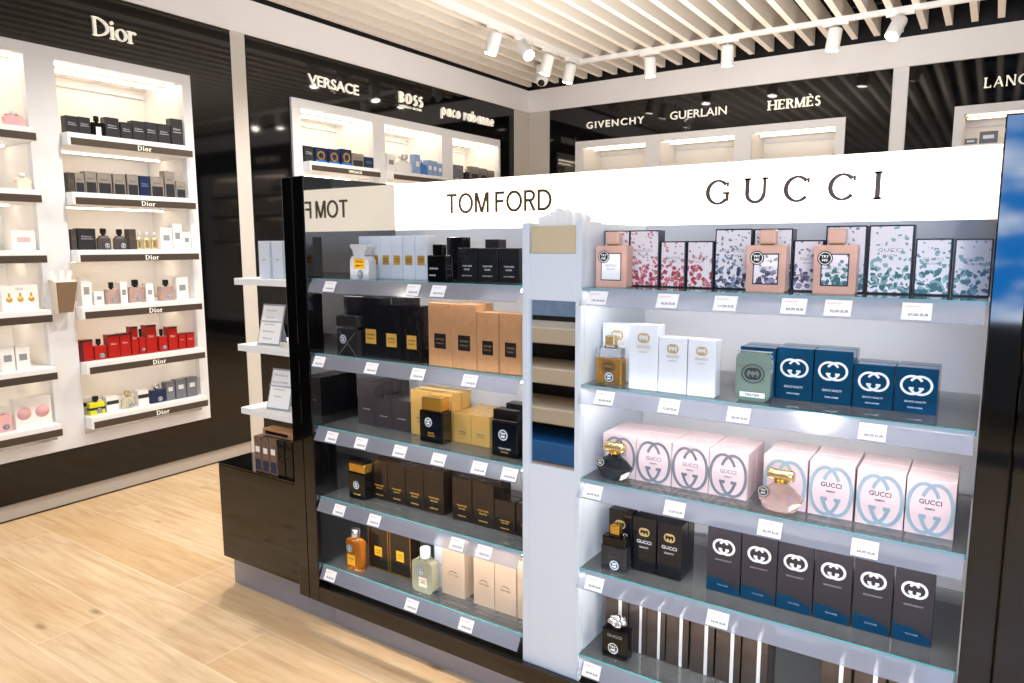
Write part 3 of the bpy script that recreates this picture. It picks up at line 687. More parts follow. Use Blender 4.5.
def carton_parts(style, w, h, d):
    """body material and the printed parts or painted sheen of each carton style: list of (part name, label, builder)"""
    y = -d / 2
    def lab(mt, lw, lh, zc, ink='ink', words=('TOM FORD', 'PARFUM')):
        def f():
            m = MB().box(-w * lw / 2, w * lw / 2, y - .0006, y, h * zc - h * lh / 2, h * zc + h * lh / 2, mt)
            m.text(words[0], 0, h * zc + h * lh * .12, w * lw * .72, h * lh * .13, y - .0006, ink)
            m.text(words[1], 0, h * zc - h * lh * .15, w * lw * .6, h * lh * .10, y - .0006, ink)
            return m
        return f
    def words(lines, ink):
        def f():
            m = MB()
            for tx, zc, tw, th in lines: m.text(tx, 0, h * zc, w * tw, h * th, y, ink, .01)
            return m
        return f
    def gg(wd, zc, mt, t, asp=.76):
        def f(): m = MB(); twin_ring(m, 0, h * zc, w * wd, w * wd * asp, w * t, y, mt); return m
        return f
    S = {
        'white_label': ('carton_white', [('front_label', 'gold label', lab('gold_print', .62, .22, .44))]),
        'black_label': ('carton_black', [('front_label', 'gold label', lab('gold_print', .52, .24, .36))]),
        'bronze_label': ('carton_bronze', [('front_label', 'black label', lab('carton_ink', .50, .24, .40, 'pale_gold'))]),
        'foil_text': ('carton_foil', [('lettering', 'white lettering', words([('TOM FORD', .46, .5, .05), ('NOIR', .36, .3, .05), ('EAU DE TOILETTE', .17, .5, .03)], 'silver_print'))]),
        'smoke': ('carton_smoke', [('lettering', None, words([('TOM FORD', .40, .45, .035)], 'ink_grey'))]),
        'black_plain': ('carton_black', []),
        'gold_text': ('carton_gold', [('lettering', 'dark lettering', words([('TOM FORD', .38, .45, .04), ('ORCHID', .30, .4, .03)], 'ink'))]),
        'brown_text': ('carton_brown', [('lettering', 'gold lettering', words([('TOM FORD', .36, .52, .04), ('ORCHID', .29, .36, .035), ('PARFUM', .12, .4, .03)], 'gold_print'))]),
        'tan_text': ('carton_tan', [('front_label', 'small brown crest', lambda: MB().text('TOM FORD', 0, h * .40, w * .5, h * .03, y, 'letter_bronze').band(0, h * .43, w * .2, h * .05, 20, 160, w * .03, y - .0006, y, 'letter_bronze', 10))]),
        'gold_edge': ('carton_brown', [('front_label', 'yellow label', lab('yellow_label', .36, .20, .40)),
                                       ('gold_border', 'gold edging', lambda: MB().box(-w / 2, -w / 2 + .003, y - .0006, y, 0.002, h - .002, 'gold').box(w / 2 - .003, w / 2, y - .0006, y, .002, h - .002, 'gold').box(-w / 2, w / 2, y - .0007, y, .002, .006, 'gold'))]),
        'white_gg': ('carton_white', [('emblem', 'gold ring emblem', gg(.42, .80, 'gg_gold', .05)), ('lettering', None, words([('GUCCI', .66, .46, .045), ('GUILTY', .58, .3, .025)], 'gg_gold'))]),
        'blue_gg': ('carton_blue', [('emblem', 'silver ring emblem', gg(.78, .62, 'silver_print', .062, .70)), ('lettering', None, words([('GUCCI GUILTY', .26, .52, .04), ('POUR HOMME', .13, .35, .03)], 'silver_print'))]),
        'pink_gg': ('carton_pink', [('emblem', 'grey ring emblem', gg(1.0, .48, 'gg_grey', .075, h / w * .94)), ('lettering', None, words([('GUCCI', .56, .42, .085), ('BAMBOO', .45, .2, .035)], 'ink_grey'))]),
        'pink_gg_blue': ('carton_pink', [('emblem', 'blue-grey ring emblem', gg(1.0, .48, 'gg_bluegrey', .085, h / w * .94)), ('lettering', None, words([('GUCCI', .60, .46, .085), ('BAMBOO', .48, .2, .035)], 'ink'))]),
        'ink_gg': ('carton_ink', [('emblem', 'silver ring emblem', gg(.46, .74, 'gg_gold', .055)), ('lettering', None, words([('GUCCI', .56, .62, .06), ('GUILTY', .46, .4, .03)], 'silver_print'))]),
        'slate_gg': ('carton_slate', [('emblem', 'silver ring emblem', gg(.68, .70, 'silver_print', .07, .72)), ('lettering', None, words([('GUCCI GUILTY', .50, .5, .022), ('POUR HOMME', .12, .32, .022)], 'ink_grey')), ('painted_sheen', 'painted blue sheen with wavy edge', lambda: MB().prism([(-w * .48, .002), (w * .48, .002), (w * .48, h * .10), (w * .2, h * .16), (-w * .1, h * .22), (-w * .3, h * .20), (-w * .48, h * .24)], y - .0003, y, 'carton_blue')), ('painted_top_sheen', 'painted blue sheen along the top', lambda: MB().box(-w * .48, w * .48, y - .0003, y, h * .965, h - .001, 'carton_blue'))]),  # blue sheen of the wrap painted on as flat shapes
        'stripe': ('carton_taupe', [('stripe', 'pale stripe', lambda: MB().box(w * .10, w * .24, y - .0006, y, .002, h, 'silver_print').box(w * .10, w * .24, y, d / 2, h, h + .0006, 'silver_print'))]),
        'plain_white': ('carton_white', [('lettering', None, words([('PARFUM', .5, .3, .03)], 'ink_grey'))]),
        'book': ('carton_mottled', [('front_label', 'pale printed panel', lambda: MB().box(-w * .4, w * .4, y - .0006, y, h * .06, h * .36, 'wall_navy').box(-w * .3, w * .3, y - .0006, y, h * .56, h * .72, 'wall_white'))]),
    }
    for c in ('red', 'navy', 'green', 'violet'):
        S['flora_' + c] = ('carton_navy_edge', [('printed_front', 'flower-printed front', (lambda c=c: MB().box(-w / 2 + .004, w / 2 - .004, y - .0006, y, .004, h - .004, 'flora_' + c))),
                                                ('lettering', None, (lambda: MB().text('GUCCI', 0, h * .64, w * .55, h * .05, y - .0006, 'ink_grey').text('BLOOM', 0, h * .56, w * .3, h * .03, y - .0006, 'ink_grey')))])
    return S[style]
def carton(style, w, h, d, x, yfront, z, desc, row, behind=None, rz=0.0, group=None):
    key = (style, round(w, 3), round(h, 3), round(d, 3)); bodym, parts = carton_parts(style, *key[1:])
    w, h, d = key[1:]
    o = link_mesh('perfume_carton', cmesh(key, lambda: MB().box(-w / 2, w / 2, -d / 2, d / 2, 0, h, bodym, .0012), 'perfume_carton'))
    o.location = (x, yfront + d / 2, z); o.rotation_euler = (0, 0, rz)
    if behind is None:
        for pn, lb, fn in parts:
            c = link_mesh(pn, cmesh(key + (pn,), fn, pn), o)
            if lb: c['label'] = lb
    return finish(o, desc, 'perfume box', row, x, behind)

def sticker(parent, x, z, r, y, mt='sticker_navy'):
    m = MB().lathe([(r, 0), (r, .0008)], mt, 20, xf=Matrix.Translation((x, y, z)) @ Matrix.Rotation(PI / 2, 4, 'X'))
    m.band(x, z, r * .86, r * .86, 0, 360, r * .1, y - .0011, y - .0008, 'ring_white', 20)
    m.text('TRY', x, z + r * .25, r * 1.0, r * .34, y - .0008, 'ring_white', .02); m.text('ME', x, z - r * .25, r * .75, r * .34, y - .0008, 'ring_white', .02)
    o = m.build('tester_sticker', parent); o['label'] = 'round tester sticker'; return o
def bottle(name, x, yfront, z, d, desc, row, parts, stick=None):
    o = thing(name, None, None, (x, yfront + d / 2, z))
    for pn, lb, m in parts:
        c = m.build(pn, o)
        if lb: c['label'] = lb
    if stick: sticker(o, *stick)
    return finish(o, desc, 'perfume bottle', row, x)
def rr(x0, x1, z0, z1, r, n=5):
    """rounded rectangle outline"""
    P = []
    for cx, cz, a in ((x1 - r, z0 + r, -90), (x1 - r, z1 - r, 0), (x0 + r, z1 - r, 90), (x0 + r, z0 + r, 180)):
        for i in range(n + 1):
            g_ = math.radians(a + 90 * i / n); P.append((cx + r * math.cos(g_), cz + r * math.sin(g_)))
    return P

# ------------------------------------------------------------------ stock on the glass shelves
def row_of(style, zi, y, xs, d, desc, row, backs=0):
    """xs: list of (centre x, width, height); neighbours are kept apart"""
    z = SZ[zi]; L = [list(v) for v in xs]
    for a, b in zip(L[:-1], L[1:]):
        gap = (b[0] - a[0]); need = (a[1] + b[1]) / 2 + .002
        if need > gap: k_ = (gap - .002) / ((a[1] + b[1]) / 2); a[1] *= k_ if a[1] >= b[1] else 1; b[1] = min(b[1], 2 * (gap - .002 - a[1] / 2))
    for x, w, h in L:
        st = style
        o = carton(st, w, h, d, x, y, z, desc, row)
        for k_ in range(backs): carton(st, w, h, d, x, y + (d + .004) * (k_ + 1), z, desc, row, behind=(o, k_))
LB = [f'left glass bay {s} shelf' for s in ('top', 'second', 'middle', 'fourth', 'bottom')]
RB = [f'right glass bay {s} shelf' for s in ('top', 'second', 'middle', 'fourth', 'bottom')]

# left bay, top
row_of('white_label', 0, 2.06, [(-2.083, .056, .165), (-2.025, .056, .165), (-1.967, .056, .165), (-1.909, .056, .165), (-1.848, .058, .165), (-1.787, .058, .165)], .05, 'tall white carton with gold label', LB[0])
row_of('foil_text', 0, 2.06, [(-1.571, .086, .119), (-1.480, .086, .118), (-1.389, .086, .118)], .05, 'crinkled black foil carton', LB[0])
carton('black_plain', .075, .158, .05, -1.682, 2.13, SZ[0], 'tall black carton behind the black bottle', LB[0])
carton('smoke', .062, .150, .05, -1.560, 2.20, SZ[0], 'tall smoky carton behind the foil cartons', LB[0])
m = MB(); w, h, d = .100, .098, .04
m.prism([(-.050, 0), (.050, 0), (.050, .070), (.040, .086), (.022, .092), (-.022, .092), (-.040, .086), (-.050, .070)], -d / 2, d / 2, 'bottle_grey')
c = MB(); c.prism([(-.030, .092), (.030, .092), (.034, .112), (.046, .122), (.046, .134), (-.046, .134), (-.046, .122), (-.034, .112)], -d / 2, d / 2, 'bottle_grey')
lb = MB().box(-.028, .028, -d / 2 - .0006, -d / 2, .040, .078, 'yellow_label').text('TOM FORD', 0, .066, .042, .006, -d / 2 - .0006, 'ink').text('NEROLI', 0, .052, .036, .006, -d / 2 - .0006, 'ink')
bottle('perfume_bottle', -2.029, 1.978, SZ[0], d, 'pale grey tester bottle with yellow label', LB[0], [('bottle_body', None, m), ('cap', None, c), ('front_label', 'yellow label', lb)], (.004, .018, .016, -d / 2))
m = MB().box(-.043, .043, -.02, .02, 0, .094, 'bottle_black', .004); c = MB().box(-.022, .022, -.014, .014, .094, .132, 'bottle_black', .003)
l = MB().text('TOM FORD', -.012, .046, .040, .006, -.02, 'silver_print', .01).text('NOIR', -.018, .022, .030, .006, -.02, 'silver_print', .01)
bottle('perfume_bottle', -1.655, 1.99, SZ[0], .04, 'square black tester bottle with black cap', LB[0], [('bottle_body', None, m), ('cap', None, c), ('lettering', None, l)])
# left bay, second
carton('black_plain', .120, .230, .05, -2.077 - .02, 2.01, SZ[1], 'tall black carton behind the charcoal tester bottle', LB[1])
row_of('black_label', 1, 1.965, [(-1.965, .105, .232), (-1.858, .099, .210), (-1.758, .089, .209)], .06, 'tall black carton with gold label', LB[1])
carton('black_plain', .100, .232, .05, -1.865, 2.032, SZ[1], 'tall black carton in the second row behind the gold-label cartons', LB[1])
row_of('bronze_label', 1, 1.965, [(-1.623, .106, .225), (-1.515, .106, .225), (-1.414, .090, .202), (-1.320, .090, .203)], .06, 'copper-bronze carton with black label', LB[1])
carton('bronze_label', .100, .225, .05, -1.520, 2.03, SZ[1], 'bronze carton', LB[1], behind=(None, 0))
m = MB().box(-.058, .058, -.02, .02, 0, .105, 'bottle_char', .003); c = MB().box(-.058, .058, -.022, .022, .115, .159, 'bottle_char', .003); n_ = MB().box(-.03, .03, -.012, .012, .105, .115, 'silver')
e_ = MB().prism([(-.05, .004), (-.044, .004), (.05, .098), (.044, .098)], -.0206, -.02, 'silver').prism([(.044, .004), (.05, .004), (-.044, .098), (-.05, .098)], -.0207, -.02, 'silver')
bottle('perfume_bottle', -2.075, 1.945, SZ[1], .044, 'charcoal tester bottle with crossed silver lines', LB[1], [('bottle_body', None, m), ('neck', None, n_), ('cap', None, c), ('crossed_lines', 'silver crossed lines', e_)], (-.022, .066, .019, -.0208))
# left bay, middle
row_of('smoke', 2, 2.05, [(-2.088, .094, .168)], .05, 'large smoky black carton', LB[2], 3)
row_of('smoke', 2, 2.05, [(-1.993, .090, .122), (-1.897, .096, .124)], .05, 'short smoky black carton', LB[2], 2)
row_of('gold_text', 2, 2.05, [(-1.795, .102, .176), (-1.690, .102, .176)], .055, 'large gold carton', LB[2], 1)
row_of('gold_text', 2, 2.05, [(-1.594, .078, .113), (-1.511, .082, .113)], .055, 'short gold carton', LB[2], 2)
carton('black_plain', .105, .176, .05, -1.345, 2.05, SZ[2], 'black carton behind the big black tester flask', LB[2])
m = MB().box(-.056, .056, -.0275, .0275, 0, .121, 'bottle_black', .004); c = MB().box(-.047, .047, -.024, .024, .121, .170, 'gold', .003)
l = MB().text('BLACK', 0, .038, .030, .006, -.0275, 'gold_print', .01).text('ORCHID', 0, .028, .034, .006, -.0275, 'gold_print', .01)
bottle('perfume_bottle', -1.690, 1.985, SZ[2], .055, 'black tester bottle with broad gold cap', LB[2], [('bottle_body', None, m), ('cap', 'broad gold cap', c), ('lettering', None, l)], (-.012, .078, .019, -.0275))
m = MB().box(-.055, .055, -.0275, .0275, 0, .126, 'bottle_black', .005); c = MB().box(-.050, .050, -.025, .025, .129, .166, 'bottle_black', .003).box(-.045, .045, -.02, .02, .126, .129, 'silver')
l = MB().text('TOM FORD', 0, .030, .05, .006, -.0275, 'silver_print', .01).text('NOIR', 0, .018, .03, .006, -.0275, 'gold_print', .01)
bottle('perfume_bottle', -1.360, 1.985, SZ[2], .055, 'big square black tester flask', LB[2], [('bottle_body', None, m), ('cap', None, c), ('lettering', None, l)], (-.006, .078, .021, -.0275))
# left bay, fourth
row_of('brown_text', 3, 2.036, [(-2.014, .092, .164), (-1.919, .092, .166), (-1.824, .092, .168), (-1.726, .098, .173)], .05, 'tall brown carton with gold lettering', LB[3], 2)
row_of('brown_text', 3, 2.036, [(-1.590, .090, .166), (-1.492, .096, .166)], .055, 'glossy brown-black carton with gold lettering', LB[3], 1)
row_of('brown_text', 3, 2.036, [(-1.396, .088, .118), (-1.302, .088, .118)], .055, 'short brown carton with gold lettering', LB[3], 1)
m = MB().box(-.048, .048, -.024, .024, 0, .112, 'bottle_black', .006); c = MB().box(-.045, .045, -.022, .022, .112, .150, 'gold', .004).box(-.044, .044, -.021, .021, .150, .162, 'bottle_black', .003)
l = MB().text('TOM FORD', 0, .022, .04, .006, -.024, 'gold_print', .01)
bottle('perfume_bottle', -2.091, 1.985, SZ[3], .048, 'black tester bottle with gold collar', LB[3], [('bottle_body', None, m), ('cap', 'gold banded cap', c), ('lettering', None, l)], (-.002, .060, .018, -.024))
# left bay, bottom
row_of('gold_edge', 4, 2.02, [(-2.014, .112, .198), (-1.894, .112, .214)], .06, 'brown carton with gold edges and yellow label', LB[4])
row_of('tan_text', 4, 2.012, [(-1.618, .108, .208)], .06, 'single tan carton', LB[4])
row_of('tan_text', 4, 2.012, [(-1.474, .093, .213), (-1.378, .093, .217), (-1.289, .074, .217)], .06, 'tan carton of the right-hand trio', LB[4])
carton('plain_white', .056, .190, .05, -1.704, 2.04, SZ[4], 'white carton behind the pale yellow bottle', LB[4])
def jar(r, hb, sx, sy, mt): return MB().lathe([(r * .94, 0), (r, .006), (r, hb - .02), (r * .96, hb - .010), (r * .7, hb - .002), (r * .32, hb), (r * .30, hb + .006)], mt, 32, 0, 0, sx, sy)
m = jar(.05, .128, 1.0, .55, 'glass_amber'); c = MB().lathe([(.017, .134), (.018, .136), (.018, .166), (.015, .168)], 'silver', 20)
l = MB().box(-.022, .022, -.0288, -.0280, .022, .066, 'yellow_label').text('TOM FORD', 0, .05, .03, .005, -.0288, 'ink')
bottle('perfume_bottle', -2.104, 1.955, SZ[4], .056, 'amber tester bottle with clear silver cap', LB[4], [('bottle_body', 'amber glass', m), ('cap', None, c), ('front_label', 'yellow label', l)], (-.010, .092, .017, -.0272))
m = MB(); m.prism(rr(-.05, .05, 0, .128, .018), -.022, .022, 'glass_pale'); m.lathe([(.016, .128), (.016, .134)], 'glass_pale', 16); c = MB().lathe([(.019, .134), (.020, .136), (.020, .172), (.018, .174)], 'lamp_white', 20)
l = MB().box(-.016, .024, -.0228, -.022, .024, .062, 'holder_cream').text('SOLEIL', .004, .05, .03, .005, -.0228, 'letter_bronze').band(.004, .036, .012, .008, 0, 180, .004, -.0232, -.0226, 'letter_bronze', 8)
bottle('perfume_bottle', -1.735, 1.968, SZ[4], .044, 'pale yellow tester bottle with white cap', LB[4], [('bottle_body', 'pale yellow glass', m), ('cap', None, c), ('front_label', None, l)], (-.008, .086, .017, -.022))

# right bay, top
F = [('flora_red', -1.003 + .012, .088, .173), ('flora_red', -.899, .098, .173), ('flora_red', -.806, .080, .139), ('flora_red', -.722, .080, .139), ('flora_navy', -.625, .106, .173), ('flora_navy', -.515, .106, .172),
     ('flora_violet', -.420, .078, .140), ('flora_green', -.328, .100, .177), ('flora_green', -.222, .104, .177), ('flora_green', -.126, .080, .142), ('flora_green', -.042, .080, .141)]
for st, x, w, h in F:
    carton(st, w, h, .045, x, 2.08, SZ[0], ('large ' if h > .16 else 'small ') + {'flora_red': 'red', 'flora_navy': 'navy-blue', 'flora_green': 'green', 'flora_violet': 'violet'}[st] + '-flowered carton', RB[0])
def bloom(x, y, front, word, desc):
    m = MB(); m.prism(rr(-.052, .052, 0, .126, .004, 3), -.021, .021, 'bottle_pink'); c = MB().box(-.018, .018, -.014, .014, .126, .130, 'gold').box(-.021, .021, -.016, .016, .130, .168, 'bottle_pink_cap', .003)
    l = MB().box(-.034, .034, -.0216, -.021, .020, .104, 'carton_navy_edge').box(-.031, .031, -.0222, -.0216, .023, .101, front).text('GUCCI', 0, .066, .036, .007, -.0222, 'ink_grey').text(word, 0, .055, .026, .005, -.0222, 'ink_grey')
    bottle('perfume_bottle', x, y, SZ[0], .042, desc, RB[0], [('bottle_body', None, m), ('cap', None, c), ('front_label', 'framed label', l)], (-.024, .092, .019, -.0228, 'sticker_black'))
bloom(-.972, 2.0, 'ring_white', 'BLOOM', 'pink slab tester bottle with plain white label')
bloom(-.514, 2.01, 'flora_violet', 'BLOOM', 'pink slab tester bottle with violet-flowered label')
bloom(-.342, 2.02, 'flora_green', 'BLOOM', 'pink slab tester bottle with green-flowered label')
# right bay, second
carton('white_gg', .100, .182, .045, -.972, 2.052, SZ[1], 'tall white carton behind the gold bottle', RB[1])
row_of('white_gg', 1, 1.965, [(-.845, .092, .194)], .05, 'tall white carton with gold emblem', RB[1])
row_of('white_gg', 1, 1.965, [(-.754, .086, .162), (-.668, .080, .162)], .05, 'shorter white carton with gold emblem', RB[1])
row_of('blue_gg', 1, 2.052, [(-.536, .098, .140), (-.436, .096, .145), (-.337, .096, .146)], .05, 'tall blue carton with silver ring emblem', RB[1], 1)
row_of('blue_gg', 1, 2.052, [(-.238, .095, .117), (-.140, .095, .118)], .05, 'short blue carton with silver ring emblem', RB[1], 1)
def guilty(x, y, z, gold, clear, desc, row, cap='pale_gold'):
    m = MB().box(-.044, .044, -.018, .018, 0, .082, gold, .003); s_ = MB().box(-.041, .041, -.0165, .0165, .082, .112, clear, .003); s_.box(-.018, .018, -.012, .012, .112, .120, clear)
    c = MB().box(-.016, .016, -.013, .013, .120, .150, cap, .003); e = MB(); twin_ring(e, 0, .055, .034, .024, .0035, -.018, 'ink', .0008)
    e.band(0, .055, .024, .019, 0, 360, .002, -.0186, -.018, 'ink', 24)
    bottle('perfume_bottle', x, y, z, .036, desc, row, [('bottle_body', None, m), ('shoulder', 'clear glass shoulder', s_), ('cap', None, c), ('emblem', None, e)], (.004, .022, .017, -.0192))
guilty(-.969, 1.985, SZ[1], 'bottle_gold', 'glass_clear', 'gold tester bottle with clear shoulder', RB[1])
m = MB(); m.prism(rr(-.047, .047, 0, .136, .020), -.013, .013, 'bottle_teal'); c = MB().prism(rr(-.047, .047, .1365, .137, .0002, 1), -.012, .012, 'silver').box(-.0465, .0465, -.0136, -.013, .094, .0955, 'silver')
e = MB(); twin_ring(e, 0, .076, .046, .034, .006, -.013, 'ink', .0008); e.band(0, .076, .032, .027, 0, 360, .003, -.0136, -.013, 'ink', 24)
l = MB().box(-.034, .034, -.0138, -.013, .010, .024, 'tag_white').text('TESTER', 0, .017, .04, .007, -.0138, 'sticker_navy', .01)
bottle('perfume_bottle', -.528, 1.98, SZ[1], .026, 'flat rounded grey-green metal tester bottle', RB[1], [('bottle_body', None, m), ('seam', None, c), ('emblem', 'dark ring emblem', e), ('front_label', 'white strip label', l)])
# right bay, middle
row_of('pink_gg', 2, 2.012, [(-.940, .112, .136), (-.825, .114, .138), (-.709, .112, .138), (-.595, .112, .137)], .085, 'grey-emblem pink square carton', RB[2], 1)
row_of('pink_gg_blue', 2, 2.012, [(-.438, .116, .146), (-.319, .112, .148), (-.201, .112, .146), (-.088, .108, .146)], .085, 'blue-emblem pink square carton', RB[2], 1)
def bamboo(x, y, mt, desc, stx):
    m = MB().lathe([(.026, 0), (.040, .004), (.060, .034), (.062, .042), (.040, .066), (.024, .076), (.018, .084)], mt, 10, 0, 0, 1, .40, False, rot=PI / 10)
    c = MB(); c.tube([(-.034, 0, .104), (-.028, 0, .104), (-.014, 0, .104), (.014, 0, .104), (.028, 0, .104), (.034, 0, .104)], [.013, .017, .015, .015, .017, .013], 'pale_gold', 14); c.lathe([(.018, .084), (.016, .094)], 'gold', 16)
    bottle('perfume_bottle', x, y, SZ[2], .05, desc, RB[2], [('bottle_body', 'faceted glass', m), ('cap', 'gold bamboo-shaped cap', c)], (stx, .058, .016, -.0255, 'sticker_black'))
bamboo(-.940, 1.955, 'glass_smoke', 'dark faceted round tester bottle with gold cap', -.038)
bamboo(-.440, 1.955, 'glass_rose', 'clear rose faceted tester bottle with gold cap', -.040)
# right bay, fourth
carton('ink_gg', .080, .180, .05, -.940, 2.03, SZ[3], 'black carton behind the dark gold bottle', RB[3])
row_of('ink_gg', 3, 2.016, [(-.851, .078, .178), (-.768, .078, .178)], .055, 'black carton with small gold emblem', RB[3], 1)
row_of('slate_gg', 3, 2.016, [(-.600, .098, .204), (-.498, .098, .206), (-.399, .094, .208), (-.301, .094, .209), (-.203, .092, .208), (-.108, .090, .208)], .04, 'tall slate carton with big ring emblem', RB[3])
guilty(-.933, 1.968, SZ[3], 'glass_smoke', 'bottle_black', 'dark tester bottle with gold cap and black shoulder', RB[3], 'gold')
# right bay, bottom
row_of('stripe', 4, 2.042, [(-.955, .084, .176), (-.878, .062, .176), (-.815, .062, .177), (-.744, .072, .177), (-.664, .074, .179), (-.584, .074, .180), (-.505, .074, .178)], .05, 'left-group striped taupe carton', RB[4], 1)
row_of('stripe', 4, 2.05, [(-.284, .078, .172), (-.199, .078, .182), (-.115, .078, .184)], .05, 'right-group striped taupe carton', RB[4], 1)
m = MB().box(-.045, .045, -.022, .022, 0, .100, 'bottle_black', .005); n_ = MB().lathe([(.014, .100), (.014, .110)], 'silver', 14)
c = MB()
for i in range(7):
    a = 2 * PI * i / 7; bm = bmesh.new(); bmesh.ops.create_uvsphere(bm, u_segments=10, v_segments=6, radius=.014)
    c.bm(bm, 'silver', True, Matrix.Translation((.018 * math.cos(a), .013 * math.sin(a), .118 + .004 * (i % 2))) @ Matrix.Rotation(a, 4, 'Z') @ Matrix.Diagonal((1.1, .7, .8, 1)))
bm = bmesh.new(); bmesh.ops.create_uvsphere(bm, u_segments=12, v_segments=8, radius=.014); c.bm(bm, 'silver', True, Matrix.Translation((0, 0, .128)))
bottle('perfume_bottle', -.925, 1.968, SZ[4], .044, 'black tester bottle with silver flower stopper', RB[4], [('bottle_body', None, m), ('neck', None, n_), ('flower_stopper', 'silver petal stopper', c), ('lettering', None, MB().text('GUCCI', 0, .078, .05, .009, -.022, 'ink_grey', .01))], (-.004, .036, .020, -.022, 'sticker_black'))

# price tags in the rails
TAGS = {(0, 0): [-2.123, -1.698, -1.583], (0, 1): [-2.2, -1.914, -1.683, -1.451], (0, 2): [-2.144, -1.981, -1.78, -1.594, -1.415, -1.290], (0, 3): [-2.116, -1.922, -1.516, -1.398], (0, 4): [-2.184, -1.739, -1.48],
        (1, 0): [-.971, -.753, -.59, -.415, -.311, -.141], (1, 1): [-.944, -.74, -.543, -.217], (1, 2): [-.979, -.715, -.448, -.217], (1, 3): [-.970, -.579], (1, 4): [-.976]}
PR = iter('93,90 95,00 86,99 105,00 98,00 102,00 117,00 99,00 95,00 86,00 79,00 92,00 105,00 92,00 99,00 86,00 78,00 95,00 99,00 79,00 103,00 76,00 117,00 84,99 92,00 67,00 96,00 72,00 86,99 68,00 86,99 72,00 86,99 64,99 83,00 64,99 86,99'.split())
for (side, i), xs in TAGS.items():
    for n_, x in enumerate(xs):
        m = MB(); mid = SZ[i] - .028; yy = 1.9108
        xf = Matrix.Translation((0, 0, 0)) @ Matrix.Rotation(-math.atan2(.026, .05), 4, 'X')
        m.box(-.031, .031, -.0012, 0, -.0215, .0215, 'tag_white', 0, xf)
        m.text(next(PR) + ' EUR', .004, -.009, .042, .0075, -.0012, 'ink', .015, .0003, xf); m.text('PARFUM', -.008, .012, .030, .004, -.0012, 'ink_orange', 0, .0003, xf)
        o = m.build('price_tag'); o.location = (x, yy, mid)
        finish(o, 'white price tag', 'price tag', (LB, RB)[side][i] + ' rail', x)

# ------------------------------------------------------------------ stock on the left end shelves
E1, E2, E3 = ['top white end shelf', 'middle white end shelf', 'lowest white end shelf']
for x, y in ((-2.70, 2.055), (-2.622, 2.065), (-2.545, 2.07)):
    carton('plain_white', .074, .165, .05, x, y, 1.475, 'white carton', E1)
def menu(x, y, z, desc, lines):
    t = thing('sign_holder', desc, 'sign holder', (x, y, z), .12, 'leaning acrylic sign holders')
    T = Matrix.Rotation(-.28, 4, 'X')
    MB().box(-.068, .068, 0, .003, 0, .19, 'acrylic', .0008, T).build('acrylic_sheet', t)
    p = MB().box(-.062, .062, -.0008, 0, .01, .182, 'paper', 0, T)
    for i, (tx, w) in enumerate(lines): p.text(tx, -.01, .160 - .032 * i, w, .009, -.0009, 'ink_grey', 0, .0004, T)
    p.build('printed_card', t)
    MB().box(-.068, .068, .05, .053, 0, .10, 'acrylic', .0008, Matrix.Rotation(.22, 4, 'X')).build('stand_leg', t)
menu(-2.69, 2.045, 1.174, 'leaning clear sign holder with five-line card on the middle end shelf', [('Tom Ford', .06), ('Noir', .05), ('Orchid', .06), ('Oud Wood', .07), ('Neroli', .05)])
menu(-2.645, 2.045, .880, 'leaning clear sign holder with large script card on the lowest end shelf', [('Parfum', .08), ('Eau de Parfum', .09), ('Collection', .07), ('Tester', .05)])
for i, (x, h) in enumerate(((-2.665, .160), (-2.612, .158), (-2.560, .162), (-2.507, .165), (-2.454, .165))):
    carton('book' if i < 3 else 'black_plain', .046, h, .12, x, 1.945, .620, 'upright dark carton with pale print' if i < 3 else 'upright plain black carton', 'low cabinet top')
o = MB().box(-.11, .11, -.03, .03, 0, .03, 'carton_bronze', .002).box(-.09, .06, -.0306, .0306, .008, .022, 'carton_ink').build('perfume_carton'); o.location = (-2.545, 1.998, .7855); o.rotation_euler = (0, 0, 0)
finish(o, 'bronze carton lying flat across the upright cartons', 'perfume box', 'low cabinet top', -2.545)

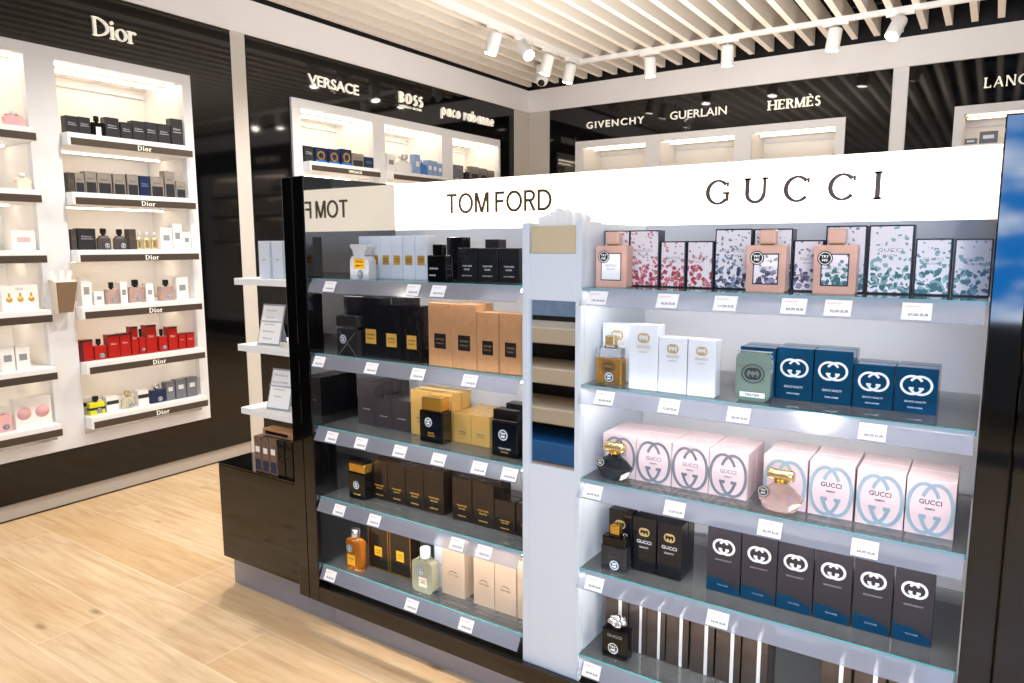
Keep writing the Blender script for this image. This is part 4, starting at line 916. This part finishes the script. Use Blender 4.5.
# ------------------------------------------------------------------ stock on the wall shelves (front towards +x)
def wall_item(style, y0, y1, h, z, row, desc=None, xf_=-4.70):
    """y0..y1 span along the wall, front at x = xf_"""
    w = max(.02, y1 - y0 - .003); yc = (y0 + y1) / 2; r = (round(w, 3), round(h, 3)); w, h = r
    BX = {'dark': ('wall_dark', 'silver_print', 'dark grey carton'), 'darkbrown': ('wall_dark_soft', 'pale_gold', 'slim brown carton'), 'silver': ('wall_silver', 'wall_dark', 'grey-brown carton with dark base'), 'navy': ('wall_navy', 'wall_blue', 'navy carton'),
          'white': ('wall_white', 'wall_grey_print', 'white carton'), 'red': ('wall_red', 'wall_dark', 'red carton'), 'redframe': ('wall_red', 'wall_dark', 'red carton with dark side'), 'slate': ('wall_slate', 'silver_print', 'slate grey carton'),
          'band': ('wall_white', 'wall_dark', 'white carton with dark band'), 'blue': ('wall_blue', 'wall_white', 'pale blue carton'), 'pinkcircle': ('wall_white', 'wall_pink', 'white gift box with two pink circles'), 'gift': ('wall_white', 'gold_print', 'tall white gift set with gold bottle prints'),
          'pink': ('wall_white', 'wall_pink', 'white carton with pink print'), 'jewel': ('wall_navy', 'gold', 'navy carton with gold medallion'), 'grey': ('wall_slate', 'wall_dark', 'grey carton')}
    d = .06
    if style in BX:
        bm_, pm, ds = BX[style]; key = ('w', style, w, h)
        o = link_mesh('perfume_carton', cmesh(key, lambda: MB().box(-w / 2, w / 2, -d / 2, d / 2, 0, h, bm_, .001), 'perfume_carton'))
        def pr():
            m = MB(); y = -d / 2
            if style == 'silver': m.box(-w * .42, w * .42, y - .0006, y, 0.003, h * .52, pm).text('Dior', 0, h * .68, w * .5, h * .08, y, 'wall_dark')
            elif style == 'band': m.box(-w / 2, w / 2, y - .0006, y, h * .48, h * .72, pm)
            elif style == 'pinkcircle':
                for c in (-.26, .24): m.lathe([(h * .22, 0), (h * .22, .0006)], pm, 20, xf=Matrix.Translation((w * c, y, h * .5)) @ Matrix.Rotation(PI / 2, 4, 'X'))
            elif style == 'gift':
                for c in (-.3, 0, .3): m.lathe([(h * .11, 0), (h * .11, .0006)], pm, 14, xf=Matrix.Translation((w * c, y, h * .45)) @ Matrix.Rotation(PI / 2, 4, 'X')); m.box(w * c - .005, w * c + .005, y - .0006, y, h * .55, h * .7, pm)
                m.text('Dior', 0, h * .86, w * .2, h * .09, y, 'ink_grey')
            elif style == 'jewel':
                m.band(0, h * .5, w * .36, h * .3, 0, 360, w * .14, y - .0006, y, pm, 18); m.box(-w * .5, w * .5, y - .0005, y, 0, h * .2, 'wall_blue_deep')
            elif style == 'redframe' : m.box(-w / 2, -w * .32, y - .0006, y, 0, h, pm).box(-w / 2, w / 2, y - .0006, y, h * .9, h, pm)
            elif style == 'red': m.box(-w / 2, w / 2, y - .0006, y, h * .93, h, pm).text('Dior', 0, h * .6, w * .5, h * .08, y, 'silver_print')
            elif style == 'slate': m.box(-w * .25, w * .25, y - .0006, y, h * .5, h * .72, pm)
            elif style in ('dark', 'navy', 'darkbrown', 'grey'): m.text('Dior', 0, h * .62, w * .6, h * .07, y, pm).box(-w * .35, w * .35, y - .0006, y, h * .50, h * .52, pm)
            elif style in ('white', 'blue', 'pink'): m.box(-w * .28, w * .28, y - .0006, y, h * .40, h * .66, pm)
            return m
        link_mesh('front_print', cmesh(key + ('p',), pr, 'front_print'), o)
        cat = 'perfume box'
    else:
        BT = {'b_black': ('bottle_black', 'bottle_black', 'black bottle with white label', 'tag_white'), 'b_brown': ('wall_dark_soft', 'bottle_black', 'dark brown tester bottle', None), 'b_gold': ('pale_gold', 'wall_white', 'small gold bottle with white cap', None), 'b_clear': ('glass_rose', 'bottle_black', 'clear tester bottle with black stopper', None),
              'b_red': ('wall_red', 'bottle_black', 'red and black tester bottle', None), 'b_yellow': ('wall_yellow', 'bottle_black', 'bright yellow tester bottle with black band', 'wall_dark'), 'b_pale': ('glass_pale', 'pale_gold', 'pale yellow tester bottle with gold cap', None), 'b_ink': ('wall_navy', 'silver', 'dark ridged tester bottle', None),
              'b_flower': ('wall_pink', 'wall_white', 'pink bottle ringed with flower ornaments', None), 'b_orange': ('holder_cream', 'wall_white', 'cream bottle with flower ornaments', None), 'b_bow': ('wall_pink', 'wall_white', 'pink bottle with white bow stopper', None), 'b_blue': ('wall_blue_deep', 'silver', 'bright blue bottle', None), 'b_heart': ('wall_white', 'silver', 'large white bottle with silver pin', None), 'b_grey': ('bottle_char', 'silver', 'small black-topped bottle', None)}
        bm_, cm, ds, band = BT[style]; d = .045
        o = thing('perfume_bottle', None, None); bh = h * .68
        b = MB()
        if style in ('b_brown', 'b_heart', 'b_gold', 'b_pale'): b.lathe([(w * .44, 0), (w * .48, bh * .1), (w * .48, bh * .75), (w * .3, bh * .96), (w * .14, bh)], bm_, 20, 0, 0, 1, .45)
        else: b.box(-w / 2, w / 2, -d / 2, d / 2, 0, bh, bm_, .004)
        if band == 'wall_dark': b.box(-w / 2 - .0005, w / 2 + .0005, -d / 2 - .0005, d / 2 + .0005, bh * .38, bh * .58, band)
        b.build('bottle_body', o)
        MB().lathe([(w * .12, bh), (w * .12, bh + .008), (w * .2, bh + .009), (w * .2, h - .003), (w * .17, h)], cm, 16).build('cap', o)
        if band == 'tag_white': MB().box(-w * .2, w * .2, -d / 2 - .0006, -d / 2, bh * .1, bh * .7, band).build('front_label', o)
        if style in ('b_flower', 'b_orange'):
            m = MB()
            for i in range(9):
                a = PI * (i / 8.0); bm2 = bmesh.new(); bmesh.ops.create_icosphere(bm2, subdivisions=1, radius=.011)
                m.bm(bm2, ('wall_red_bright', 'wall_white', 'wall_pink')[i % 3] if style == 'b_flower' else ('wall_white', 'holder_cream', 'wall_pink')[i % 3], True, Matrix.Translation((w * .5 * math.cos(a), 0, bh * .75 + .02 * math.sin(a))))
            m.build('flower_ornaments', o)
        if style == 'b_bow':
            m = MB()
            for s_ in (-1, 1): m.prism([(0, h - .012), (s_ * .03, h - .026), (s_ * .03, h + .004)][::s_], -.006, .006, 'wall_white')
            m.build('bow', o)
        if style in ('b_brown', 'b_clear', 'b_red', 'b_yellow', 'b_ink', 'b_bow', 'b_pale'): sticker(o, w * .12, bh * .28, min(.018, w * .24), -max(d / 2, w * .48 * .45 if style in ('b_brown', 'b_pale') else 0))
        cat = 'perfume bottle'
    o.location = (xf_ - d / 2, yc, z); o.rotation_euler = (0, 0, PI / 2)
    return finish(o, desc or ds, cat, row, yc)
SN = ['top', 'second', 'third', 'fourth', 'fifth', 'bottom']
RR = [f'right-hand wall bay {s} shelf' for s in SN]; LR = [f'far-left wall bay {s} shelf' for s in SN]
WZ = [z + .03 for z in SHELF_Z]
WALL = [
    [('dark', 2.207, 2.28, .106), ('dark', 2.28, 2.353, .109), ('b_black', 2.358, 2.439, .128), ('dark', 2.441, 2.529, .129), ('dark', 2.538, 2.612, .112), ('dark', 2.613, 2.699, .131), ('dark', 2.7, 2.782, .134), ('dark', 2.784, 2.874, .134), ('dark', 2.88, 2.967, .181)],
    [('darkbrown', 2.19, 2.232, .120), ('silver', 2.233, 2.29, .12), ('silver', 2.292, 2.364, .135), ('silver', 2.366, 2.456, .133), ('silver', 2.464, 2.544, .133), ('silver', 2.553, 2.629, .137), ('navy', 2.634, 2.705, .133), ('silver', 2.71, 2.802, .136), ('silver', 2.809, 2.884, .178), ('silver', 2.889, 2.961, .117)],
    [('darkbrown', 2.182, 2.216, .126), ('dark', 2.222, 2.331, .132), ('b_brown', 2.339, 2.434, .134), ('b_brown', 2.442, 2.535, .131), ('darkbrown', 2.54, 2.588, .132), ('b_gold', 2.596, 2.640, .116), ('b_gold', 2.645, 2.692, .116), ('b_gold', 2.697, 2.745, .117), ('white', 2.754, 2.838, .145), ('white', 2.844, 2.912, .173), ('white', 2.914, 2.975, .12)],
    [('white', 2.216, 2.279, .182), ('white', 2.292, 2.349, .087), ('b_clear', 2.37, 2.45, .142), ('white', 2.456, 2.504, .139), ('b_clear', 2.514, 2.619, .152), ('white', 2.626, 2.681, .122), ('b_clear', 2.729, 2.829, .143), ('white', 2.844, 2.932, .157)],
    [('redframe', 2.185, 2.26, .137), ('b_red', 2.265, 2.341, .133), ('red', 2.352, 2.427, .153), ('red', 2.428, 2.499, .154), ('red', 2.504, 2.552, .191), ('b_red', 2.555, 2.6, .170), ('red', 2.602, 2.679, .192), ('b_red', 2.691, 2.755, .154), ('red', 2.76, 2.829, .165), ('red', 2.835, 2.89, .112), ('red', 2.895, 2.955, .111)],
    [('b_yellow', 2.208, 2.305, .116), ('band', 2.313, 2.393, .099), ('b_pale', 2.412, 2.511, .115), ('band', 2.52, 2.595, .107), ('b_ink', 2.607, 2.715, .132), ('slate', 2.719, 2.784, .13), ('slate', 2.79, 2.868, .136), ('slate', 2.873, 2.957, .138)]]
for i, L in enumerate(WALL):
    for st, a, b, h in L: wall_item(st, a, b, h, WZ[i], RR[i])
wall_item('band', 2.182, 2.262, .108, WZ[5], RR[5], 'white banded carton half behind the yellow bottle', -4.76)
for i, L in enumerate([[('b_flower', 1.885, 1.985, .094)], [('b_orange', 1.916, 1.992, .097)], [('pink', 1.86, 1.985, .115)], [('gift', 1.78, 1.974, .149)], [('white', 1.745, 1.82, .146), ('white', 1.824, 1.9, .143)], [('b_bow', 1.69, 1.775, .146), ('pinkcircle', 1.79, 1.99, .176)]]):
    for st, a, b, h in L: wall_item(st, a, b, h, WZ[i], LR[i])
V1 = [f'{s} bay of far left cabinet' for s in ('near', 'middle', 'end')]
for st, a, b, h in [('dark', 4.015, 4.11, .126), ('jewel', 4.13, 4.25, .126), ('jewel', 4.275, 4.395, .128), ('jewel', 4.416, 4.533, .143), ('silver', 4.54, 4.68, .12), ('navy', 4.69, 4.80, .102)]: wall_item(st, a, b, h, WZ[0], V1[0])
for st, a, b, h in [('white', 4.972, 5.087, .159), ('b_heart', 5.10, 5.33, .173), ('blue', 5.35, 5.44, .19), ('b_blue', 5.444, 5.53, .150), ('blue', 5.545, 5.62, .155), ('blue', 5.623, 5.696, .15), ('blue', 5.70, 5.775, .136)]: wall_item(st, a, b, h, WZ[0], V1[1])
for st, a, b, h in [('grey', 5.97, 6.12, .147), ('b_grey', 6.16, 6.235, .125), ('silver', 6.25, 6.40, .155), ('silver', 6.425, 6.55, .149), ('silver', 6.565, 6.69, .138)]: wall_item(st, a, b, h, WZ[0], V1[2])
for x, w, h in ((-.235, .09, .05), (-.11, .13, .10)):
    o = MB().box(-w / 2, w / 2, -.03, .03, 0, h, 'wall_slate', .002).box(-w * .3, w * .3, -.0306, -.03, h * .4, h * .7, 'silver_print').build('perfume_carton'); o.location = (x, 7.40, 2.45)
    finish(o, 'grey carton on the back wall shelf', 'perfume box', 'right-hand back wall bay', x)
# card dispenser on the post between the bays
t = thing('card_dispenser', 'tapered brown paper-strip holder fixed to the post between the left wall bays', 'card holder', (-4.708, 2.095, 1.222), PI / 2)
m = MB(); vs = [(-.042, 0, 0), (.042, 0, 0), (.042, -.06, 0), (-.042, -.06, 0), (-.060, 0, .2), (.060, 0, .2), (.060, -.10, .185), (-.060, -.10, .185)]
m.add(vs, [(0, 1, 2, 3), (4, 7, 6, 5), (0, 4, 5, 1), (1, 5, 6, 2), (3, 7, 4, 0)], 'holder_cream'); m.add([vs[2], vs[3], vs[7], vs[6]], [(0, 1, 2, 3)], 'holder_brown'); m.build('holder_body', t)
for s_, r in ((-.035, -.3), (.030, .3), (0, .05)):
    o = MB().box(-.012, .012, -.0006, 0, 0, .075, 'paper').build('blotter_strip'); o.parent = None
    o.matrix_world = Matrix.Translation((-4.665, 2.095 + s_, 1.40)) @ Matrix.Rotation(PI / 2, 4, 'Z') @ Matrix.Rotation(r, 4, 'Y')
    tag(o, 'white paper scent strips sticking out of the brown wall holder', 'paper strip', 'paper strips in the brown wall holder')

# ------------------------------------------------------------------ what the mirror and the gloss reflect, behind the viewer
t = thing('backlit_poster', 'backlit blue sky picture on a stand, reflected in the glossy right end panel', 'backlit poster', (.22, -2.6, 0))
MB().box(-.46, .46, .02, .10, 1.0, 2.75, 'steel', .004).box(-.40, -.34, .03, .09, 0, 1.0, 'steel').box(.34, .40, .03, .09, 0, 1.0, 'steel').box(-.46, .46, -.15, .27, 0, .02, 'steel', .003).build('poster_frame', t)
MB().box(-.42, .42, .10, .104, 1.05, 2.70, 'sky_picture').build('picture', t)
t = thing('display_counter', 'dark counter with cream shelves, seen only in the column mirror', 'display counter', (-3.0, -.80, 0))
MB().box(-.9, .9, -.25, -.2, 0, 1.06, 'black_matte').box(-.9, .9, -.25, -.2, 1.06, 1.7, 'wall_blue').build('back_board', t)
tag(MB().box(-.9, .9, -.2, .22, 0, .16, 'wall_blue_deep', .01).build('base', t), 'blue base')
for i, z in enumerate((.42, .72, 1.02)): tag(MB().box(-.9, .9, -.2, .22, z - .12, z, 'holder_cream', .01).build('shelf', t), 'cream shelf')
for s_ in (-1, 1): MB().box(s_ * .92 - .02, s_ * .92 + .02, -.25, .22, 0, 1.7, 'black_matte').build('side_panel', t)

# ------------------------------------------------------------------ labels that single each thing out
ORD = ['first', 'second', 'third', 'fourth', 'fifth', 'sixth', 'seventh', 'eighth', 'ninth', 'tenth']
from collections import defaultdict
fam = defaultdict(list)
for it in ITEMS:
    if it[5] is None: fam[(it[1], it[3])].append(it)
def place(i, n):
    if n == 2: return ('left one', 'right one')[i]
    if n == 3 and i == 1: return 'middle one'
    if i == 0: return 'leftmost'
    if i == n - 1: return 'rightmost'
    return ORD[i] + ' from left'
pos = {}
for (desc, row), L in fam.items():
    L.sort(key=lambda t_: t_[4])
    for i, (o, d_, cat, row_, x, b) in enumerate(L):
        lab = desc + (', ' + place(i, len(L)) if len(L) > 1 else '') + (', ' + row if 'back wall' not in desc and row not in desc else '')
        pos[o] = (desc, place(i, len(L)) if len(L) > 1 else 'only one')
        tag(o, lab.strip(), cat, (desc + 's on the ' + row) if len(L) > 1 else None)
for o, desc, cat, row, x, b in ITEMS:
    if b is None: continue
    f, k_ = b
    short = desc.split(' with ')[0]
    if f is None: tag(o, 'bronze carton in the second row behind the front bronze cartons', cat)
    else:
        pl_ = pos[f][1]
        tag(o, f'{short} {("behind", "two rows behind", "three rows behind")[k_]} the ' + (pl_.replace('left one', 'left').replace('right one', 'right').replace('middle one', 'middle') + ' ' if pl_ != 'only one' else 'front ') + f'one, {row}', cat, short + 's stacked behind on the ' + row)
for o in bpy.data.objects:
    if o.parent is None and 'label' in o and not 4 <= len(o['label'].split()) <= 16: print('LABEL LENGTH', len(o['label'].split()), o.name, o['label'])
